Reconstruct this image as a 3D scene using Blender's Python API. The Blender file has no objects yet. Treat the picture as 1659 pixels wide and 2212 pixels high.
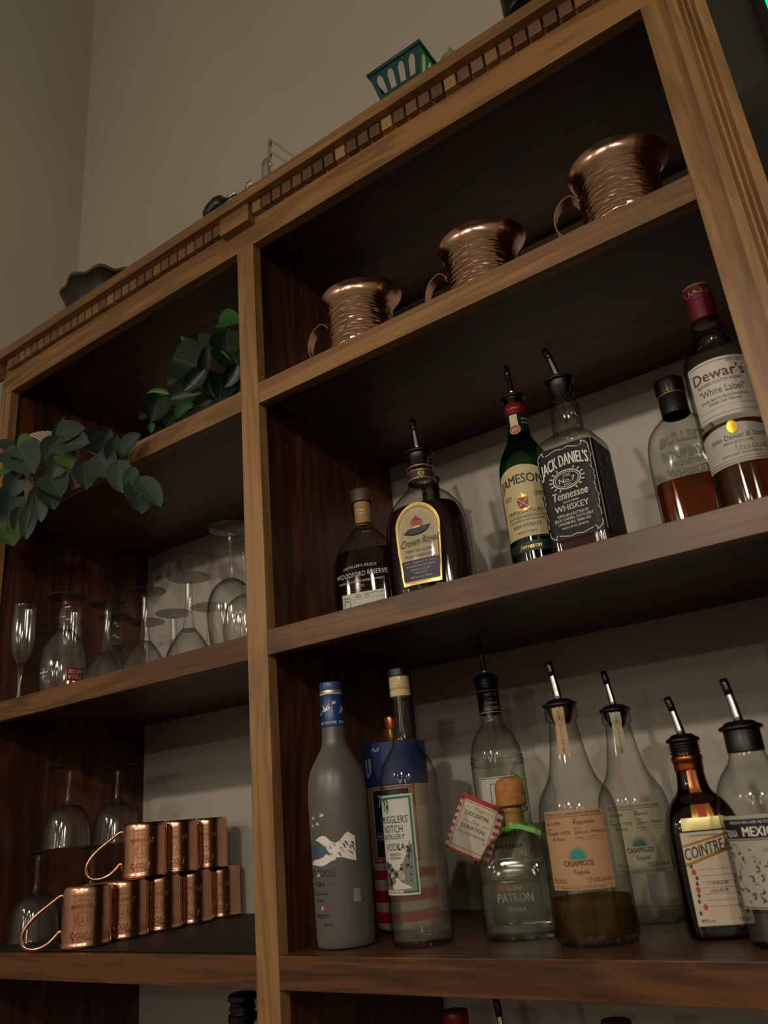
import bpy, bmesh, math, random
from mathutils import Vector, Matrix
random.seed(7)
PI = math.pi
Z0 = 1.30                       # height of the third shelf's top above the floor; all shelf heights below are relative to it
sc = bpy.context.scene
COL = sc.collection

# ------------------------------------------------------------------ camera
FPX = 1701.84
CAM_R = ((0.8185613, 0.5674451, -0.0892380), (-0.2754046, 0.2513599, -0.9278850), (-0.5040929, 0.7841073, 0.3620305))
CAM_C = (0.787773, -0.828228, 0.145306)
cam_d = bpy.data.cameras.new('camera')
cam = bpy.data.objects.new('camera', cam_d)
COL.objects.link(cam)
cam_d.sensor_width = 36.0
cam_d.lens = FPX / 2212 * 36.0
cam_d.clip_start = 0.02
cam_d.dof.use_dof = True
cam_d.dof.focus_distance = 1.22
cam_d.dof.aperture_fstop = 6.3
rx, dn, fw = CAM_R
cam.matrix_world = Matrix(((rx[0], -dn[0], -fw[0], CAM_C[0]), (rx[1], -dn[1], -fw[1], CAM_C[1]),
                           (rx[2], -dn[2], -fw[2], CAM_C[2] + Z0), (0, 0, 0, 1)))
sc.camera = cam

# ------------------------------------------------------------------ world, exposure
w = bpy.data.worlds.new('night')
sc.world = w
w.use_nodes = True
w.node_tree.nodes['Background'].inputs[0].default_value = (0.9, 0.85, 0.8, 1)
w.node_tree.nodes['Background'].inputs[1].default_value = 0.0
sc.view_settings.view_transform = 'Standard'
sc.view_settings.look = 'None'
sc.view_settings.exposure = 0.0
sc.view_settings.gamma = 1.0
sc.view_settings.use_curve_mapping = False
cy = sc.cycles
cy.max_bounces = 10
cy.diffuse_bounces = 3
cy.glossy_bounces = 4
cy.transmission_bounces = 6
cy.transparent_max_bounces = 24
cy.caustics_reflective = False
cy.caustics_refractive = False
cy.sample_clamp_indirect = 4.0
cy.use_denoising = True
cy.use_adaptive_sampling = False

PENDANT_W = 31.0                # watts of each bar pendant bulb
STRING_W = 7.0                  # watts of each string-light bulb

# ------------------------------------------------------------------ materials
def lin(h):
    if isinstance(h, (tuple, list)): return tuple(h) + (1,) if len(h) == 3 else tuple(h)
    h = h.lstrip('#'); c = [int(h[i:i + 2], 16) / 255 for i in (0, 2, 4)]
    return tuple(x / 12.92 if x <= .04045 else ((x + .055) / 1.055) ** 2.4 for x in c) + (1,)

MATS = {}
class N:
    """small node-tree helper"""
    def __init__(s, name):
        s.m = bpy.data.materials.new(name); s.m.use_nodes = True
        s.t = s.m.node_tree; s.t.nodes.clear()
        s.out = s.t.nodes.new('ShaderNodeOutputMaterial')
    def n(s, typ, **kw):
        nd = s.t.nodes.new('ShaderNode' + typ)
        for k, v in kw.items():
            if k.startswith('i_'):
                key = k[2:]; nd.inputs[int(key) if key.isdigit() else key.replace('_', ' ')].default_value = v
            else: setattr(nd, k, v)
        return nd
    def l(s, a, b): s.t.links.new(a, b)
    def ramp(s, stops, src=None):
        r = s.n('ValToRGB'); e = r.color_ramp.elements
        while len(e) > 1: e.remove(e[-1])
        e[0].position, e[0].color = stops[0][0], lin(stops[0][1])
        for p, c in stops[1:]:
            q = e.new(p); q.color = lin(c)
        if src is not None: s.l(src, r.inputs[0])
        return r
    def done(s, shader): s.l(shader, s.out.inputs[0]); return s.m

def plain(name, col, rough=.5, metal=0., spec=.5, coat=0., noise=0.0, nscale=60., bump=0.0):
    if name in MATS: return MATS[name]
    k = N(name); p = k.n('BsdfPrincipled')
    p.inputs['Base Color'].default_value = lin(col); p.inputs['Roughness'].default_value = rough
    p.inputs['Metallic'].default_value = metal; p.inputs['Specular IOR Level'].default_value = spec
    p.inputs['Coat Weight'].default_value = coat
    if noise or bump:
        tc = k.n('TexCoord'); nz = k.n('TexNoise', i_Scale=nscale, i_Detail=5.); k.l(tc.outputs['Object'], nz.inputs['Vector'])
        if noise:
            c = lin(col); lo = tuple(x * (1 - noise) for x in c[:3]); hi = tuple(min(1, x * (1 + noise)) for x in c[:3])
            r = k.ramp([(.3, lo), (.7, hi)], nz.outputs['Fac']); k.l(r.outputs[0], p.inputs['Base Color'])
        if bump:
            b = k.n('Bump', i_Strength=.6, i_Distance=bump); k.l(nz.outputs['Fac'], b.inputs['Height']); k.l(b.outputs[0], p.inputs['Normal'])
    MATS[name] = k.done(p.outputs[0]); return MATS[name]

def wood(name, axis, dark, mid, light, rough=.42, spread=1.0):
    """walnut: noise stretched along the grain (axis) + fine pores"""
    k = N(name); tc = k.n('TexCoord'); oi = k.n('ObjectInfo')
    add = k.n('VectorMath', operation='MULTIPLY_ADD'); add.inputs[1].default_value = (0, 0, 0)
    off = k.n('VectorMath', operation='SCALE'); off.inputs[0].default_value = (3.1, 5.7, 2.3)
    k.l(oi.outputs['Random'], off.inputs['Scale'])
    sm = k.n('VectorMath', operation='ADD'); k.l(tc.outputs['Object'], sm.inputs[0]); k.l(off.outputs[0], sm.inputs[1])
    mp = k.n('Mapping'); s = [14 * spread] * 3; s[axis] = 1.4 * spread
    mp.inputs['Scale'].default_value = s; k.l(sm.outputs[0], mp.inputs['Vector'])
    n1 = k.n('TexNoise', i_Scale=1.0, i_Detail=3., i_Roughness=.55, i_Distortion=1.2); k.l(mp.outputs[0], n1.inputs['Vector'])
    # growth rings: contour lines of the noise
    ml = k.n('Math', operation='MULTIPLY'); ml.inputs[1].default_value = 9.0; k.l(n1.outputs['Fac'], ml.inputs[0])
    pp = k.n('Math', operation='PINGPONG'); pp.inputs[1].default_value = 1.0; k.l(ml.outputs[0], pp.inputs[0])
    mp2 = k.n('Mapping'); s2 = [260] * 3; s2[axis] = 7.; mp2.inputs['Scale'].default_value = s2; k.l(sm.outputs[0], mp2.inputs['Vector'])
    n2 = k.n('TexNoise', i_Scale=1.0, i_Detail=2.); k.l(mp2.outputs[0], n2.inputs['Vector'])
    mx = k.n('Math', operation='MULTIPLY_ADD'); mx.inputs[1].default_value = .35; k.l(pp.outputs[0], mx.inputs[0])
    n1b = k.n('TexNoise', i_Scale=.45, i_Detail=2.); k.l(mp.outputs[0], n1b.inputs['Vector'])
    k.l(n1b.outputs['Fac'], mx.inputs[2])
    m2 = k.n('Math', operation='MULTIPLY_ADD'); m2.inputs[1].default_value = .42; k.l(n2.outputs['Fac'], m2.inputs[0]); k.l(mx.outputs[0], m2.inputs[2])
    r = k.ramp([(.5, dark), (.82, mid), (1.15 if False else 1.0, light)], None)
    sb = k.n('Math', operation='SUBTRACT'); sb.inputs[1].default_value = .10; k.l(m2.outputs[0], sb.inputs[0]); k.l(sb.outputs[0], r.inputs[0])
    p = k.n('BsdfPrincipled'); p.inputs['Roughness'].default_value = rough; k.l(r.outputs[0], p.inputs['Base Color'])
    b = k.n('Bump', i_Strength=.15, i_Distance=.0006); k.l(n2.outputs['Fac'], b.inputs['Height']); k.l(b.outputs[0], p.inputs['Normal'])
    return k.done(p.outputs[0])

def thin_glass(name, tint, edge, refl=.04, rough=.12, bright_haze=0.0, haze_col='#d8d6ce', rim=0.0):
    """thin walled clear glass: passes light straight through, darkens where the wall is seen edge-on, mirrors at grazing angles"""
    if name in MATS: return MATS[name]
    k = N(name); lw = k.n('LayerWeight', i_Blend=.5)
    pw = k.n('Math', operation='POWER'); pw.inputs[1].default_value = 2.2; k.l(lw.outputs['Facing'], pw.inputs[0])
    mc = k.n('MixRGB'); mc.inputs[1].default_value = lin(tint); mc.inputs[2].default_value = lin(edge); k.l(pw.outputs[0], mc.inputs[0])
    tr = k.n('BsdfTransparent'); k.l(mc.outputs[0], tr.inputs[0])
    gl = k.n('BsdfGlossy', distribution='BECKMANN', i_Roughness=rough)
    p5 = k.n('Math', operation='POWER'); p5.inputs[1].default_value = 4.0; k.l(lw.outputs['Facing'], p5.inputs[0])
    fa = k.n('Math', operation='MULTIPLY_ADD'); fa.inputs[1].default_value = .38; fa.inputs[2].default_value = refl; k.l(p5.outputs[0], fa.inputs[0])
    mx = k.n('MixShader'); k.l(fa.outputs[0], mx.inputs[0]); k.l(tr.outputs[0], mx.inputs[1]); k.l(gl.outputs[0], mx.inputs[2])
    outp = mx.outputs[0]
    if bright_haze:  # pale diffuse haze brightens the glass, standing in for light it would catch
        df = k.n('BsdfDiffuse'); df.inputs[0].default_value = lin(haze_col)
        m2 = k.n('MixShader'); gf = k.n('Math', operation='MULTIPLY_ADD'); gf.inputs[1].default_value = rim; gf.inputs[2].default_value = bright_haze; k.l(p5.outputs[0], gf.inputs[0]); k.l(gf.outputs[0], m2.inputs[0]); k.l(outp, m2.inputs[1]); k.l(df.outputs[0], m2.inputs[2]); outp = m2.outputs[0]
    MATS[name] = k.done(outp); return MATS[name]

def liquid(name, col, ior=1.34, refl=.03, clear=.75, body_glow=.10, body=None):
    if name in MATS: return MATS[name]
    k = N(name); rf = k.n('BsdfRefraction', i_IOR=ior, i_Roughness=0.0); rf.inputs[0].default_value = lin(col)
    tr = k.n('BsdfTransparent'); tr.inputs[0].default_value = lin(col)
    m0 = k.n('MixShader'); m0.inputs[0].default_value = clear; k.l(rf.outputs[0], m0.inputs[1]); k.l(tr.outputs[0], m0.inputs[2])
    df = k.n('BsdfDiffuse'); df.inputs[0].default_value = lin(body or col); md = k.n('MixShader'); md.inputs[0].default_value = body_glow  # diffuse share makes the liquid look lit, in place of light bent through it
    k.l(m0.outputs[0], md.inputs[1]); k.l(df.outputs[0], md.inputs[2]); m0 = md
    gl = k.n('BsdfGlossy', distribution='BECKMANN', i_Roughness=.1); mx = k.n('MixShader'); mx.inputs[0].default_value = refl
    k.l(m0.outputs[0], mx.inputs[1]); k.l(gl.outputs[0], mx.inputs[2]); MATS[name] = k.done(mx.outputs[0]); return MATS[name]

def glow(name, col, strength):
    k = N(name); e = k.n('Emission', i_Strength=strength); e.inputs[0].default_value = lin(col); return k.done(e.outputs[0])

def copper(name, hammered=False, col='#efb79a', rough=.22):
    k = N(name); p = k.n('BsdfPrincipled'); p.inputs['Metallic'].default_value = 1.; p.inputs['Roughness'].default_value = rough
    tc = k.n('TexCoord'); nz = k.n('TexNoise', i_Scale=25., i_Detail=4.); k.l(tc.outputs['Object'], nz.inputs['Vector'])
    c = lin(col); r = k.ramp([(.3, tuple(x * .72 for x in c[:3])), (.7, c[:3])], nz.outputs['Fac']); k.l(r.outputs[0], p.inputs['Base Color'])
    if hammered:
        sp = k.n('SeparateXYZ'); k.l(tc.outputs['Object'], sp.inputs[0]); an = k.n('Math', operation='ARCTAN2'); k.l(sp.outputs['X'], an.inputs[0]); k.l(sp.outputs['Y'], an.inputs[1])
        a1 = k.n('Math', operation='MULTIPLY'); a1.inputs[1].default_value = 3.6; k.l(an.outputs[0], a1.inputs[0]); z1 = k.n('Math', operation='MULTIPLY'); z1.inputs[1].default_value = 190.; k.l(sp.outputs['Z'], z1.inputs[0])
        cb = k.n('CombineXYZ'); k.l(a1.outputs[0], cb.inputs[0]); k.l(z1.outputs[0], cb.inputs[1])
        v = k.n('TexVoronoi', feature='SMOOTH_F1', i_Scale=1., i_Smoothness=.25, i_Randomness=.7); k.l(cb.outputs[0], v.inputs['Vector'])
        mr = k.n('MapRange'); mr.inputs[1].default_value = .076; mr.inputs[2].default_value = .090; mr.inputs[3].default_value = 1.0; mr.inputs[4].default_value = 0.0; k.l(sp.outputs['Z'], mr.inputs[0])
        mu = k.n('Math', operation='MULTIPLY'); k.l(v.outputs['Distance'], mu.inputs[0]); k.l(mr.outputs[0], mu.inputs[1])
        b = k.n('Bump', i_Strength=.9, i_Distance=.0013); k.l(mu.outputs[0], b.inputs['Height']); k.l(b.outputs[0], p.inputs['Normal'])
    else:
        mp = k.n('Mapping'); mp.inputs['Scale'].default_value = (30, 30, 30); k.l(tc.outputs['Object'], mp.inputs['Vector'])
        n3 = k.n('TexNoise', i_Scale=1., i_Detail=1.); k.l(mp.outputs[0], n3.inputs['Vector'])
        b = k.n('Bump', i_Strength=.25, i_Distance=.003); k.l(n3.outputs['Fac'], b.inputs['Height']); k.l(b.outputs[0], p.inputs['Normal'])
    return k.done(p.outputs[0])

def painted_wall(name, col, var=.06):
    k = N(name); tc = k.n('TexCoord'); nz = k.n('TexNoise', i_Scale=1.3, i_Detail=3.); k.l(tc.outputs['Object'], nz.inputs['Vector'])
    c = lin(col)[:3]; r = k.ramp([(.3, tuple(x * (1 - var) for x in c)), (.7, tuple(x * (1 + var) for x in c))], nz.outputs['Fac'])
    p = k.n('BsdfPrincipled'); p.inputs['Roughness'].default_value = .6; k.l(r.outputs[0], p.inputs['Base Color'])
    n2 = k.n('TexNoise', i_Scale=180., i_Detail=2.); k.l(tc.outputs['Object'], n2.inputs['Vector'])
    b = k.n('Bump', i_Strength=.12, i_Distance=.001); k.l(n2.outputs['Fac'], b.inputs['Height']); k.l(b.outputs[0], p.inputs['Normal'])
    return k.done(p.outputs[0])

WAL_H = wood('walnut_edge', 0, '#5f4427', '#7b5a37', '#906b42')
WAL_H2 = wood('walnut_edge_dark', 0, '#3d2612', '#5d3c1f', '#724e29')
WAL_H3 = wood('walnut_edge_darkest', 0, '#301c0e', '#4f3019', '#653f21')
WAL_V = wood('walnut_upright', 2, '#6a4c2c', '#86633d', '#9b7648')
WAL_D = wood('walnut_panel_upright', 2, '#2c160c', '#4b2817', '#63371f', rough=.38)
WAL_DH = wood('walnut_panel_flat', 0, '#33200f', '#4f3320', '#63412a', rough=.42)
WALL = painted_wall('wall_paint', '#bcb5a9')
WALL_DARK = painted_wall('dark_wall_paint', '#302f2b')
FLOOR_M = wood('floor_planks', 0, '#1b110b', '#2e1e14', '#3c291b', rough=.35)
CEIL_M = plain('ceiling_paint', '#b0aaa0', .8, noise=.05, nscale=2.)
BLACK = plain('black_rubber', '#0c0c0d', .38, noise=.2)
BLACK_GL = plain('black_plastic', '#0b0b0c', .25, noise=.2)
CHROME = plain('chrome', '#e8e6e2', .12, metal=1., noise=.03)
COPPER = copper('polished_copper')
COPPER_H = copper('hammered_copper', True, '#d8ac95', .19)
GLASS = thin_glass('clear_glass', '#fcfdfa', '#5d5f5a', .030, rough=.12)
GLASS_TH = thin_glass('clear_stemware_glass', '#fdfdfc', '#8f918c', .05, rough=.13, bright_haze=.015)
WATER = liquid('clear_spirit', '#fafbf7', clear=.85, body_glow=.035)

# ------------------------------------------------------------------ mesh helpers
def make(name, verts, faces, mat, parent=None, smooth=False):
    me = bpy.data.meshes.new(name); me.from_pydata([tuple(v) for v in verts], [], faces)
    if smooth:
        for p in me.polygons: p.use_smooth = True
    if mat: me.materials.append(mat)
    o = bpy.data.objects.new(name, me); COL.objects.link(o)
    if parent: o.parent = parent
    return o

def share(name, me, parent=None):
    o = bpy.data.objects.new(name, me); COL.objects.link(o)
    if parent: o.parent = parent
    return o

def thing(name, label, cat, loc=(0, 0, 0), rot=(0, 0, 0), group=None):
    o = bpy.data.objects.new(name, None); COL.objects.link(o); o.empty_display_size = .03
    o.location = (loc[0], loc[1], loc[2] + Z0 + (.0004 if cat in ('bottle', 'mug', 'glass', 'plant') else 0)); o.rotation_euler = rot
    o['label'] = label; o['category'] = cat
    if group: o['group'] = group
    return o

def tag(o, label, cat, group=None):
    o['label'] = label; o['category'] = cat
    if group: o['group'] = group
    return o

def boxm(x0, x1, y0, y1, z0, z1, bev=0.0):
    bm = bmesh.new()
    v = [bm.verts.new((x, y, z)) for x in (x0, x1) for y in (y0, y1) for z in (z0, z1)]
    for f in ((0, 1, 3, 2), (4, 6, 7, 5), (0, 4, 5, 1), (2, 3, 7, 6), (0, 2, 6, 4), (1, 5, 7, 3)): bm.faces.new([v[i] for i in f])
    bmesh.ops.recalc_face_normals(bm, faces=bm.faces)
    if bev: bmesh.ops.bevel(bm, geom=bm.edges[:], offset=bev, segments=2, affect='EDGES', profile=.5)
    return bm

def bobj(name, bm, mat, parent=None, smooth=False):
    me = bpy.data.meshes.new(name); bm.to_mesh(me); bm.free()
    if smooth:
        for p in me.polygons: p.use_smooth = True
    if mat: me.materials.append(mat)
    o = bpy.data.objects.new(name, me); COL.objects.link(o)
    if parent: o.parent = parent
    return o

def box(name, x0, x1, y0, y1, z0, z1, mat, parent=None, bev=0.0):
    return bobj(name, boxm(x0, x1, y0, y1, z0, z1, bev), mat, parent)

def struct(name, x0, x1, y0, y1, z0, z1, mat):
    o = box(name, x0, x1, y0, y1, z0 + Z0, z1 + Z0, mat); o['kind'] = 'structure'; return o

def chaikin(pts, it=2):
    pts = [tuple(p) for p in pts]
    for _ in range(it):
        q = [pts[0]]
        for a, b in zip(pts, pts[1:]):
            if a == b:
                q.append(a); continue
            q.append(tuple(.75 * i + .25 * j for i, j in zip(a, b))); q.append(tuple(.25 * i + .75 * j for i, j in zip(a, b)))
        q.append(pts[-1]); pts = q
    out = [pts[0]]
    for p in pts[1:]:
        if max(abs(i - j) for i, j in zip(p, out[-1])) > 1e-6: out.append(p)
    return out

def lathe(pts, seg=40, cap0=True, cap1=True):
    """pts: (r, z) from bottom to top"""
    V, F = [], []
    for r, z in pts:
        for i in range(seg):
            a = 2 * PI * i / seg; V.append((r * math.sin(a), -r * math.cos(a), z))
    for j in range(len(pts) - 1):
        for i in range(seg):
            k = (i + 1) % seg; F.append((j * seg + i, j * seg + k, (j + 1) * seg + k, (j + 1) * seg + i))
    if cap0: F.append(tuple(reversed(range(seg))))
    if cap1: F.append(tuple((len(pts) - 1) * seg + i for i in range(seg)))
    return V, F

def lobj(name, pts, mat, parent, seg=40, cap0=True, cap1=True, smooth=True):
    V, F = lathe(pts, seg, cap0, cap1); o = make(name, V, F, mat, parent, smooth)
    if smooth: crease(o)
    return o

def crease(o, ang=40):
    me = o.data; bm = bmesh.new(); bm.from_mesh(me)
    for e in bm.edges:
        if len(e.link_faces) == 2 and e.calc_face_angle(0) > math.radians(ang): e.smooth = False
    bm.to_mesh(me); bm.free()

def tube(pts, r, seg=10, closed=False):
    """round tube through 3-D points; r may be a list"""
    V, F = [], []; n = len(pts); P = [Vector(p) for p in pts]; up = None
    for i, p in enumerate(P):
        t = ((P[(i + 1) % n] if (closed or i < n - 1) else p) - (P[i - 1] if (closed or i > 0) else p)).normalized()
        if up is None:
            up = Vector((0, 0, 1)) if abs(t.z) < .9 else Vector((1, 0, 0))
        s = t.cross(up).normalized(); up = s.cross(t).normalized()
        rr = r[i] if isinstance(r, (list, tuple)) else r
        for k in range(seg):
            a = 2 * PI * k / seg; V.append(p + s * (rr * math.cos(a)) + up * (rr * math.sin(a)))
    m = n if closed else n - 1
    for i in range(m):
        for k in range(seg):
            j = (i + 1) % n; q = (k + 1) % seg; F.append((i * seg + k, i * seg + q, j * seg + q, j * seg + k))
    if not closed: F.append(tuple(reversed(range(seg)))); F.append(tuple((n - 1) * seg + k for k in range(seg)))
    return V, F

def tobj(name, pts, r, mat, parent, seg=10, closed=False):
    V, F = tube(pts, r, seg, closed); return make(name, V, F, mat, parent, True)

def strip(name, pts, wdir, width, thick, mat, parent):
    """flat band bent along pts; wdir = direction of its width"""
    V, F = [], []; P = [Vector(p) for p in pts]; wd = Vector(wdir).normalized() * (width / 2)
    for i, p in enumerate(P):
        t = (P[min(i + 1, len(P) - 1)] - P[max(i - 1, 0)]).normalized(); nn = t.cross(wd).normalized() * (thick / 2)
        V += [p - wd - nn, p + wd - nn, p + wd + nn, p - wd + nn]
    for i in range(len(P) - 1):
        a = i * 4
        for k in range(4): q = (k + 1) % 4; F.append((a + k, a + q, a + 4 + q, a + 4 + k))
    F.append((3, 2, 1, 0)); b = 4 * (len(P) - 1); F.append((b, b + 1, b + 2, b + 3))
    o = make(name, V, F, mat, parent, False); return o

# ------------------------------------------------------------------ vessel bodies and wrapped print
class Body:
    """closed shell of sections (z, half width x, half depth y, squareness n); n = 2 is round"""
    def __init__(s, secs): s.s = secs
    @staticmethod
    def round(prof): return Body([(z, r, r, 2.0) for r, z in prof])
    def at(s, z):
        S = s.s
        if z <= S[0][0]: return S[0][1:]
        for a, b in zip(S, S[1:]):
            if a[0] <= z <= b[0] and b[0] > a[0]:
                t = (z - a[0]) / (b[0] - a[0]); return tuple(i + (j - i) * t for i, j in zip(a[1:], b[1:]))
        return S[-1][1:]
    @staticmethod
    def pt(t, wx, wy, n):
        sn, cs = math.sin(t), math.cos(t); q = (abs(sn) ** n + abs(cs) ** n) ** (1.0 / n)
        return wx * sn / q, -wy * cs / q
    def mesh(s, seg=48, disp=None):
        V, F = [], []
        for z, wx, wy, n in s.s:
            ts = s.params(wx, wy, n, seg)
            for t in ts:
                x, y = s.pt(t, wx, wy, n)
                if disp:
                    d = disp(t, z); l = math.hypot(x, y) or 1; x += x / l * d; y += y / l * d
                V.append((x, y, z))
        m = len(s.s)
        for j in range(m - 1):
            for i in range(seg): k = (i + 1) % seg; F.append((j * seg + i, j * seg + k, (j + 1) * seg + k, (j + 1) * seg + i))
        F.append(tuple(reversed(range(seg)))); F.append(tuple((m - 1) * seg + i for i in range(seg)))
        return V, F
    def params(s, wx, wy, n, seg):
        key = (round(n, 2), round(wx / max(wy, 1e-6), 2), seg)
        c = s.__dict__.setdefault('_pc', {})
        if key in c: return c[key]
        M = 720; P = [s.pt(2 * PI * i / M, wx, wy, n) for i in range(M + 1)]; L = [0]
        for a, b in zip(P, P[1:]): L.append(L[-1] + math.hypot(a[0] - b[0], a[1] - b[1]))
        out = []; j = 0
        for i in range(seg):
            g = L[-1] * i / seg
            while L[j + 1] < g: j += 1
            out.append(2 * PI * (j + (g - L[j]) / max(L[j + 1] - L[j], 1e-12)) / M)
        c[key] = out; return out
    def table(s, z):
        wx, wy, n = s.at(z); M = 720; T = [-PI + 2 * PI * i / M for i in range(M + 1)]; P = [s.pt(t, wx, wy, n) for t in T]; L = [0]
        for a, b in zip(P, P[1:]): L.append(L[-1] + math.hypot(a[0] - b[0], a[1] - b[1]))
        h = L[M // 2]; return [l - h for l in L], T
    def mapper(s, zref):
        L, T = s.table(zref)
        import bisect
        def f(u, z, off=0.0):
            i = min(max(bisect.bisect_left(L, u), 1), len(L) - 1); d = L[i] - L[i - 1]
            t = T[i - 1] + (T[i] - T[i - 1]) * ((u - L[i - 1]) / d if d > 1e-12 else 0)
            wx, wy, n = s.at(z); x, y = s.pt(t, wx, wy, n); x1, y1 = s.pt(t + .02, wx, wy, n); x0, y0 = s.pt(t - .02, wx, wy, n)
            tx, ty = x1 - x0, y1 - y0; l = math.hypot(tx, ty) or 1
            return Vector((x + ty / l * off, y - tx / l * off, z))
        return f
    def inset(s, d, z0, z1, punt=0.0):
        zs = [z0] + [q[0] for q in s.s if z0 < q[0] < z1] + [z1]; out = []
        for z in zs:
            wx, wy, n = s.at(z); out.append((z, max(wx - d, .001), max(wy - d, .001), n))
        f = out[0]
        if punt: out = [(z0 + punt, f[1] * .05, f[2] * .05, 2.0), (z0 + punt * .7, f[1] * .4, f[2] * .4, f[3]), (z0 + .001, f[1] * .8, f[2] * .8, f[3])] + out
        else: out = [(z0 - .0001, f[1] * .5, f[2] * .5, f[3])] + out
        l = out[-1]; out.append((l[0] + .0001, l[1] * .5, l[2] * .5, l[3]))
        return Body(out)

def vessel(name, body, mat, parent, seg=48, disp=None, ang=38):
    V, F = body.mesh(seg, disp); o = make(name, V, F, mat, parent, True); crease(o, ang); return o

_TXT = {}
def text2d(s, extrude=0.0, bevel=0.0, bold=0.0):
    key = (s, extrude, bevel, bold)
    if key in _TXT: return _TXT[key]
    cu = bpy.data.curves.new('t', 'FONT'); cu.body = s; cu.size = 1.0; cu.resolution_u = 2
    cu.extrude = extrude; cu.bevel_depth = bevel; cu.bevel_resolution = 0; cu.offset = bold
    o = bpy.data.objects.new('t', cu); COL.objects.link(o)
    dg = bpy.context.evaluated_depsgraph_get(); me = o.evaluated_get(dg).to_mesh()
    V = [tuple(v.co) for v in me.vertices]; F = [tuple(p.vertices) for p in me.polygons]
    o.evaluated_get(dg).to_mesh_clear(); bpy.data.objects.remove(o); bpy.data.curves.remove(cu)
    _TXT[key] = (V, F); return _TXT[key]

class Print:
    """flat artwork in label coordinates (u to the right, v up), later wrapped on a surface"""
    def __init__(s): s.V, s.F = [], []
    def add(s, V, F):
        b = len(s.V); s.V += [tuple(v) if len(v) == 3 else (v[0], v[1], 0.0) for v in V]; s.F += [tuple(i + b for i in f) for f in F]; return s
    def rect(s, x0, y0, x1, y1): return s.add([(x0, y0), (x1, y0), (x1, y1), (x0, y1)], [(0, 1, 2, 3)])
    def poly(s, pts): return s.add(pts, [tuple(range(len(pts)))])
    def frame(s, x0, y0, x1, y1, t):
        s.rect(x0, y0, x1, y0 + t); s.rect(x0, y1 - t, x1, y1); s.rect(x0, y0, x0 + t, y1); return s.rect(x1 - t, y0, x1, y1)
    def disc(s, x, y, rx, ry=None, n=28):
        ry = ry or rx; return s.poly([(x + rx * math.cos(2 * PI * i / n), y + ry * math.sin(2 * PI * i / n)) for i in range(n)])
    def ring(s, x, y, rx, ry, t, n=36):
        V = []
        for i in range(n):
            c, d = math.cos(2 * PI * i / n), math.sin(2 * PI * i / n); V += [(x + rx * c, y + ry * d), (x + (rx - t) * c, y + (ry - t) * d)]
        return s.add(V, [(2 * i, 2 * ((i + 1) % n), 2 * ((i + 1) % n) + 1, 2 * i + 1) for i in range(n)])
    def line(s, pts, t):
        V, F = [], []; P = [Vector(p) for p in pts]
        for i, p in enumerate(P):
            d = (P[min(i + 1, len(P) - 1)] - P[max(i - 1, 0)]); d = d.normalized() if d.length else Vector((1, 0)); nn = Vector((-d.y, d.x)) * t / 2
            V += [tuple(p - nn), tuple(p + nn)]
        return s.add(V, [(2 * i, 2 * i + 2, 2 * i + 3, 2 * i + 1) for i in range(len(P) - 1)])
    def text(s, st, x, y, h=None, w=None, align='c', shear=0.0, arch=0.0, bold=0.0, rot=0.0, extrude=0.0, bevel=0.0, slope=0.0):
        if bold and not extrude:
            hw = (h or .002) / .70 * bold * .9
            s.text(st, x - hw * math.cos(rot), y - hw * math.sin(rot), h, w, align, shear, arch, 0, rot, 0, 0, slope); x += hw * math.cos(rot); y += hw * math.sin(rot)
        V, F = text2d(st, extrude, bevel, 0.0)
        if not V: return s
        xs = [v[0] for v in V]; x0, x1 = min(xs), max(xs); sy = (h or .002) / .70; sx = sy
        if w: sx = w / max(x1 - x0, 1e-6)
        ax = {'c': (x0 + x1) / 2, 'l': x0, 'r': x1}[align]; out = []
        ca, sa = math.cos(rot), math.sin(rot)
        for v in V:
            px = (v[0] - ax) * sx; py = v[1] * sy; px += py * shear; py += -arch * px * px + slope * px
            out.append((x + px * ca - py * sa, y + px * sa + py * ca, v[2] * sy))
        return s.add(out, F)
    def scribble(s, x, y, w_, h_, t, seed=1, loops=7):
        rd = random.Random(seed); pts = []
        for i in range(loops * 8):
            a = i / 8 * 2 * PI; pts.append((x + w_ * i / (loops * 8) + .35 * h_ * math.cos(a) * rd.uniform(.4, 1), y + h_ * .5 * math.sin(a) * rd.uniform(.3, 1) * (1.6 if i < 10 else 1)))
        return s.line(pts, t)
    def wrap(s, name, fn, off, mat, parent, cut=.004):
        bm = bmesh.new(); vs = [bm.verts.new(v) for v in s.V]
        for f in s.F:
            try: bm.faces.new([vs[i] for i in f])
            except ValueError: pass
        if cut and s.V:
            a, b = min(v[0] for v in s.V), max(v[0] for v in s.V); x = math.floor(a / cut) * cut + cut
            while x < b:
                bmesh.ops.bisect_plane(bm, geom=bm.verts[:] + bm.edges[:] + bm.faces[:], plane_co=(x, 0, 0), plane_no=(1, 0, 0), dist=1e-6); x += cut
        for v in bm.verts: v.co = fn(v.co.x, v.co.y, off + v.co.z)
        return bobj(name, bm, mat, parent)

def grid_label(name, fn, u0, u1, v0, v1, off, mat, parent, nu=24, nv=6, shape=None):
    V, F = [], []
    for j in range(nv + 1):
        for i in range(nu + 1):
            u = u0 + (u1 - u0) * i / nu; v = v0 + (v1 - v0) * j / nv
            if shape: u, v = shape(u, v)
            V.append(fn(u, v, off))
    for j in range(nv):
        for i in range(nu): a = j * (nu + 1) + i; F.append((a, a + 1, a + nu + 2, a + nu + 1))
    return make(name, V, F, mat, parent, True)

def ink(h): return plain('ink_' + h.lstrip('#'), h, .5)
def foil(h): return plain('foil_' + h.lstrip('#'), h, .3, metal=.7)
def paper(h): return plain('paper_' + h.lstrip('#'), h, .55, noise=.04, nscale=90.)

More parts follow.
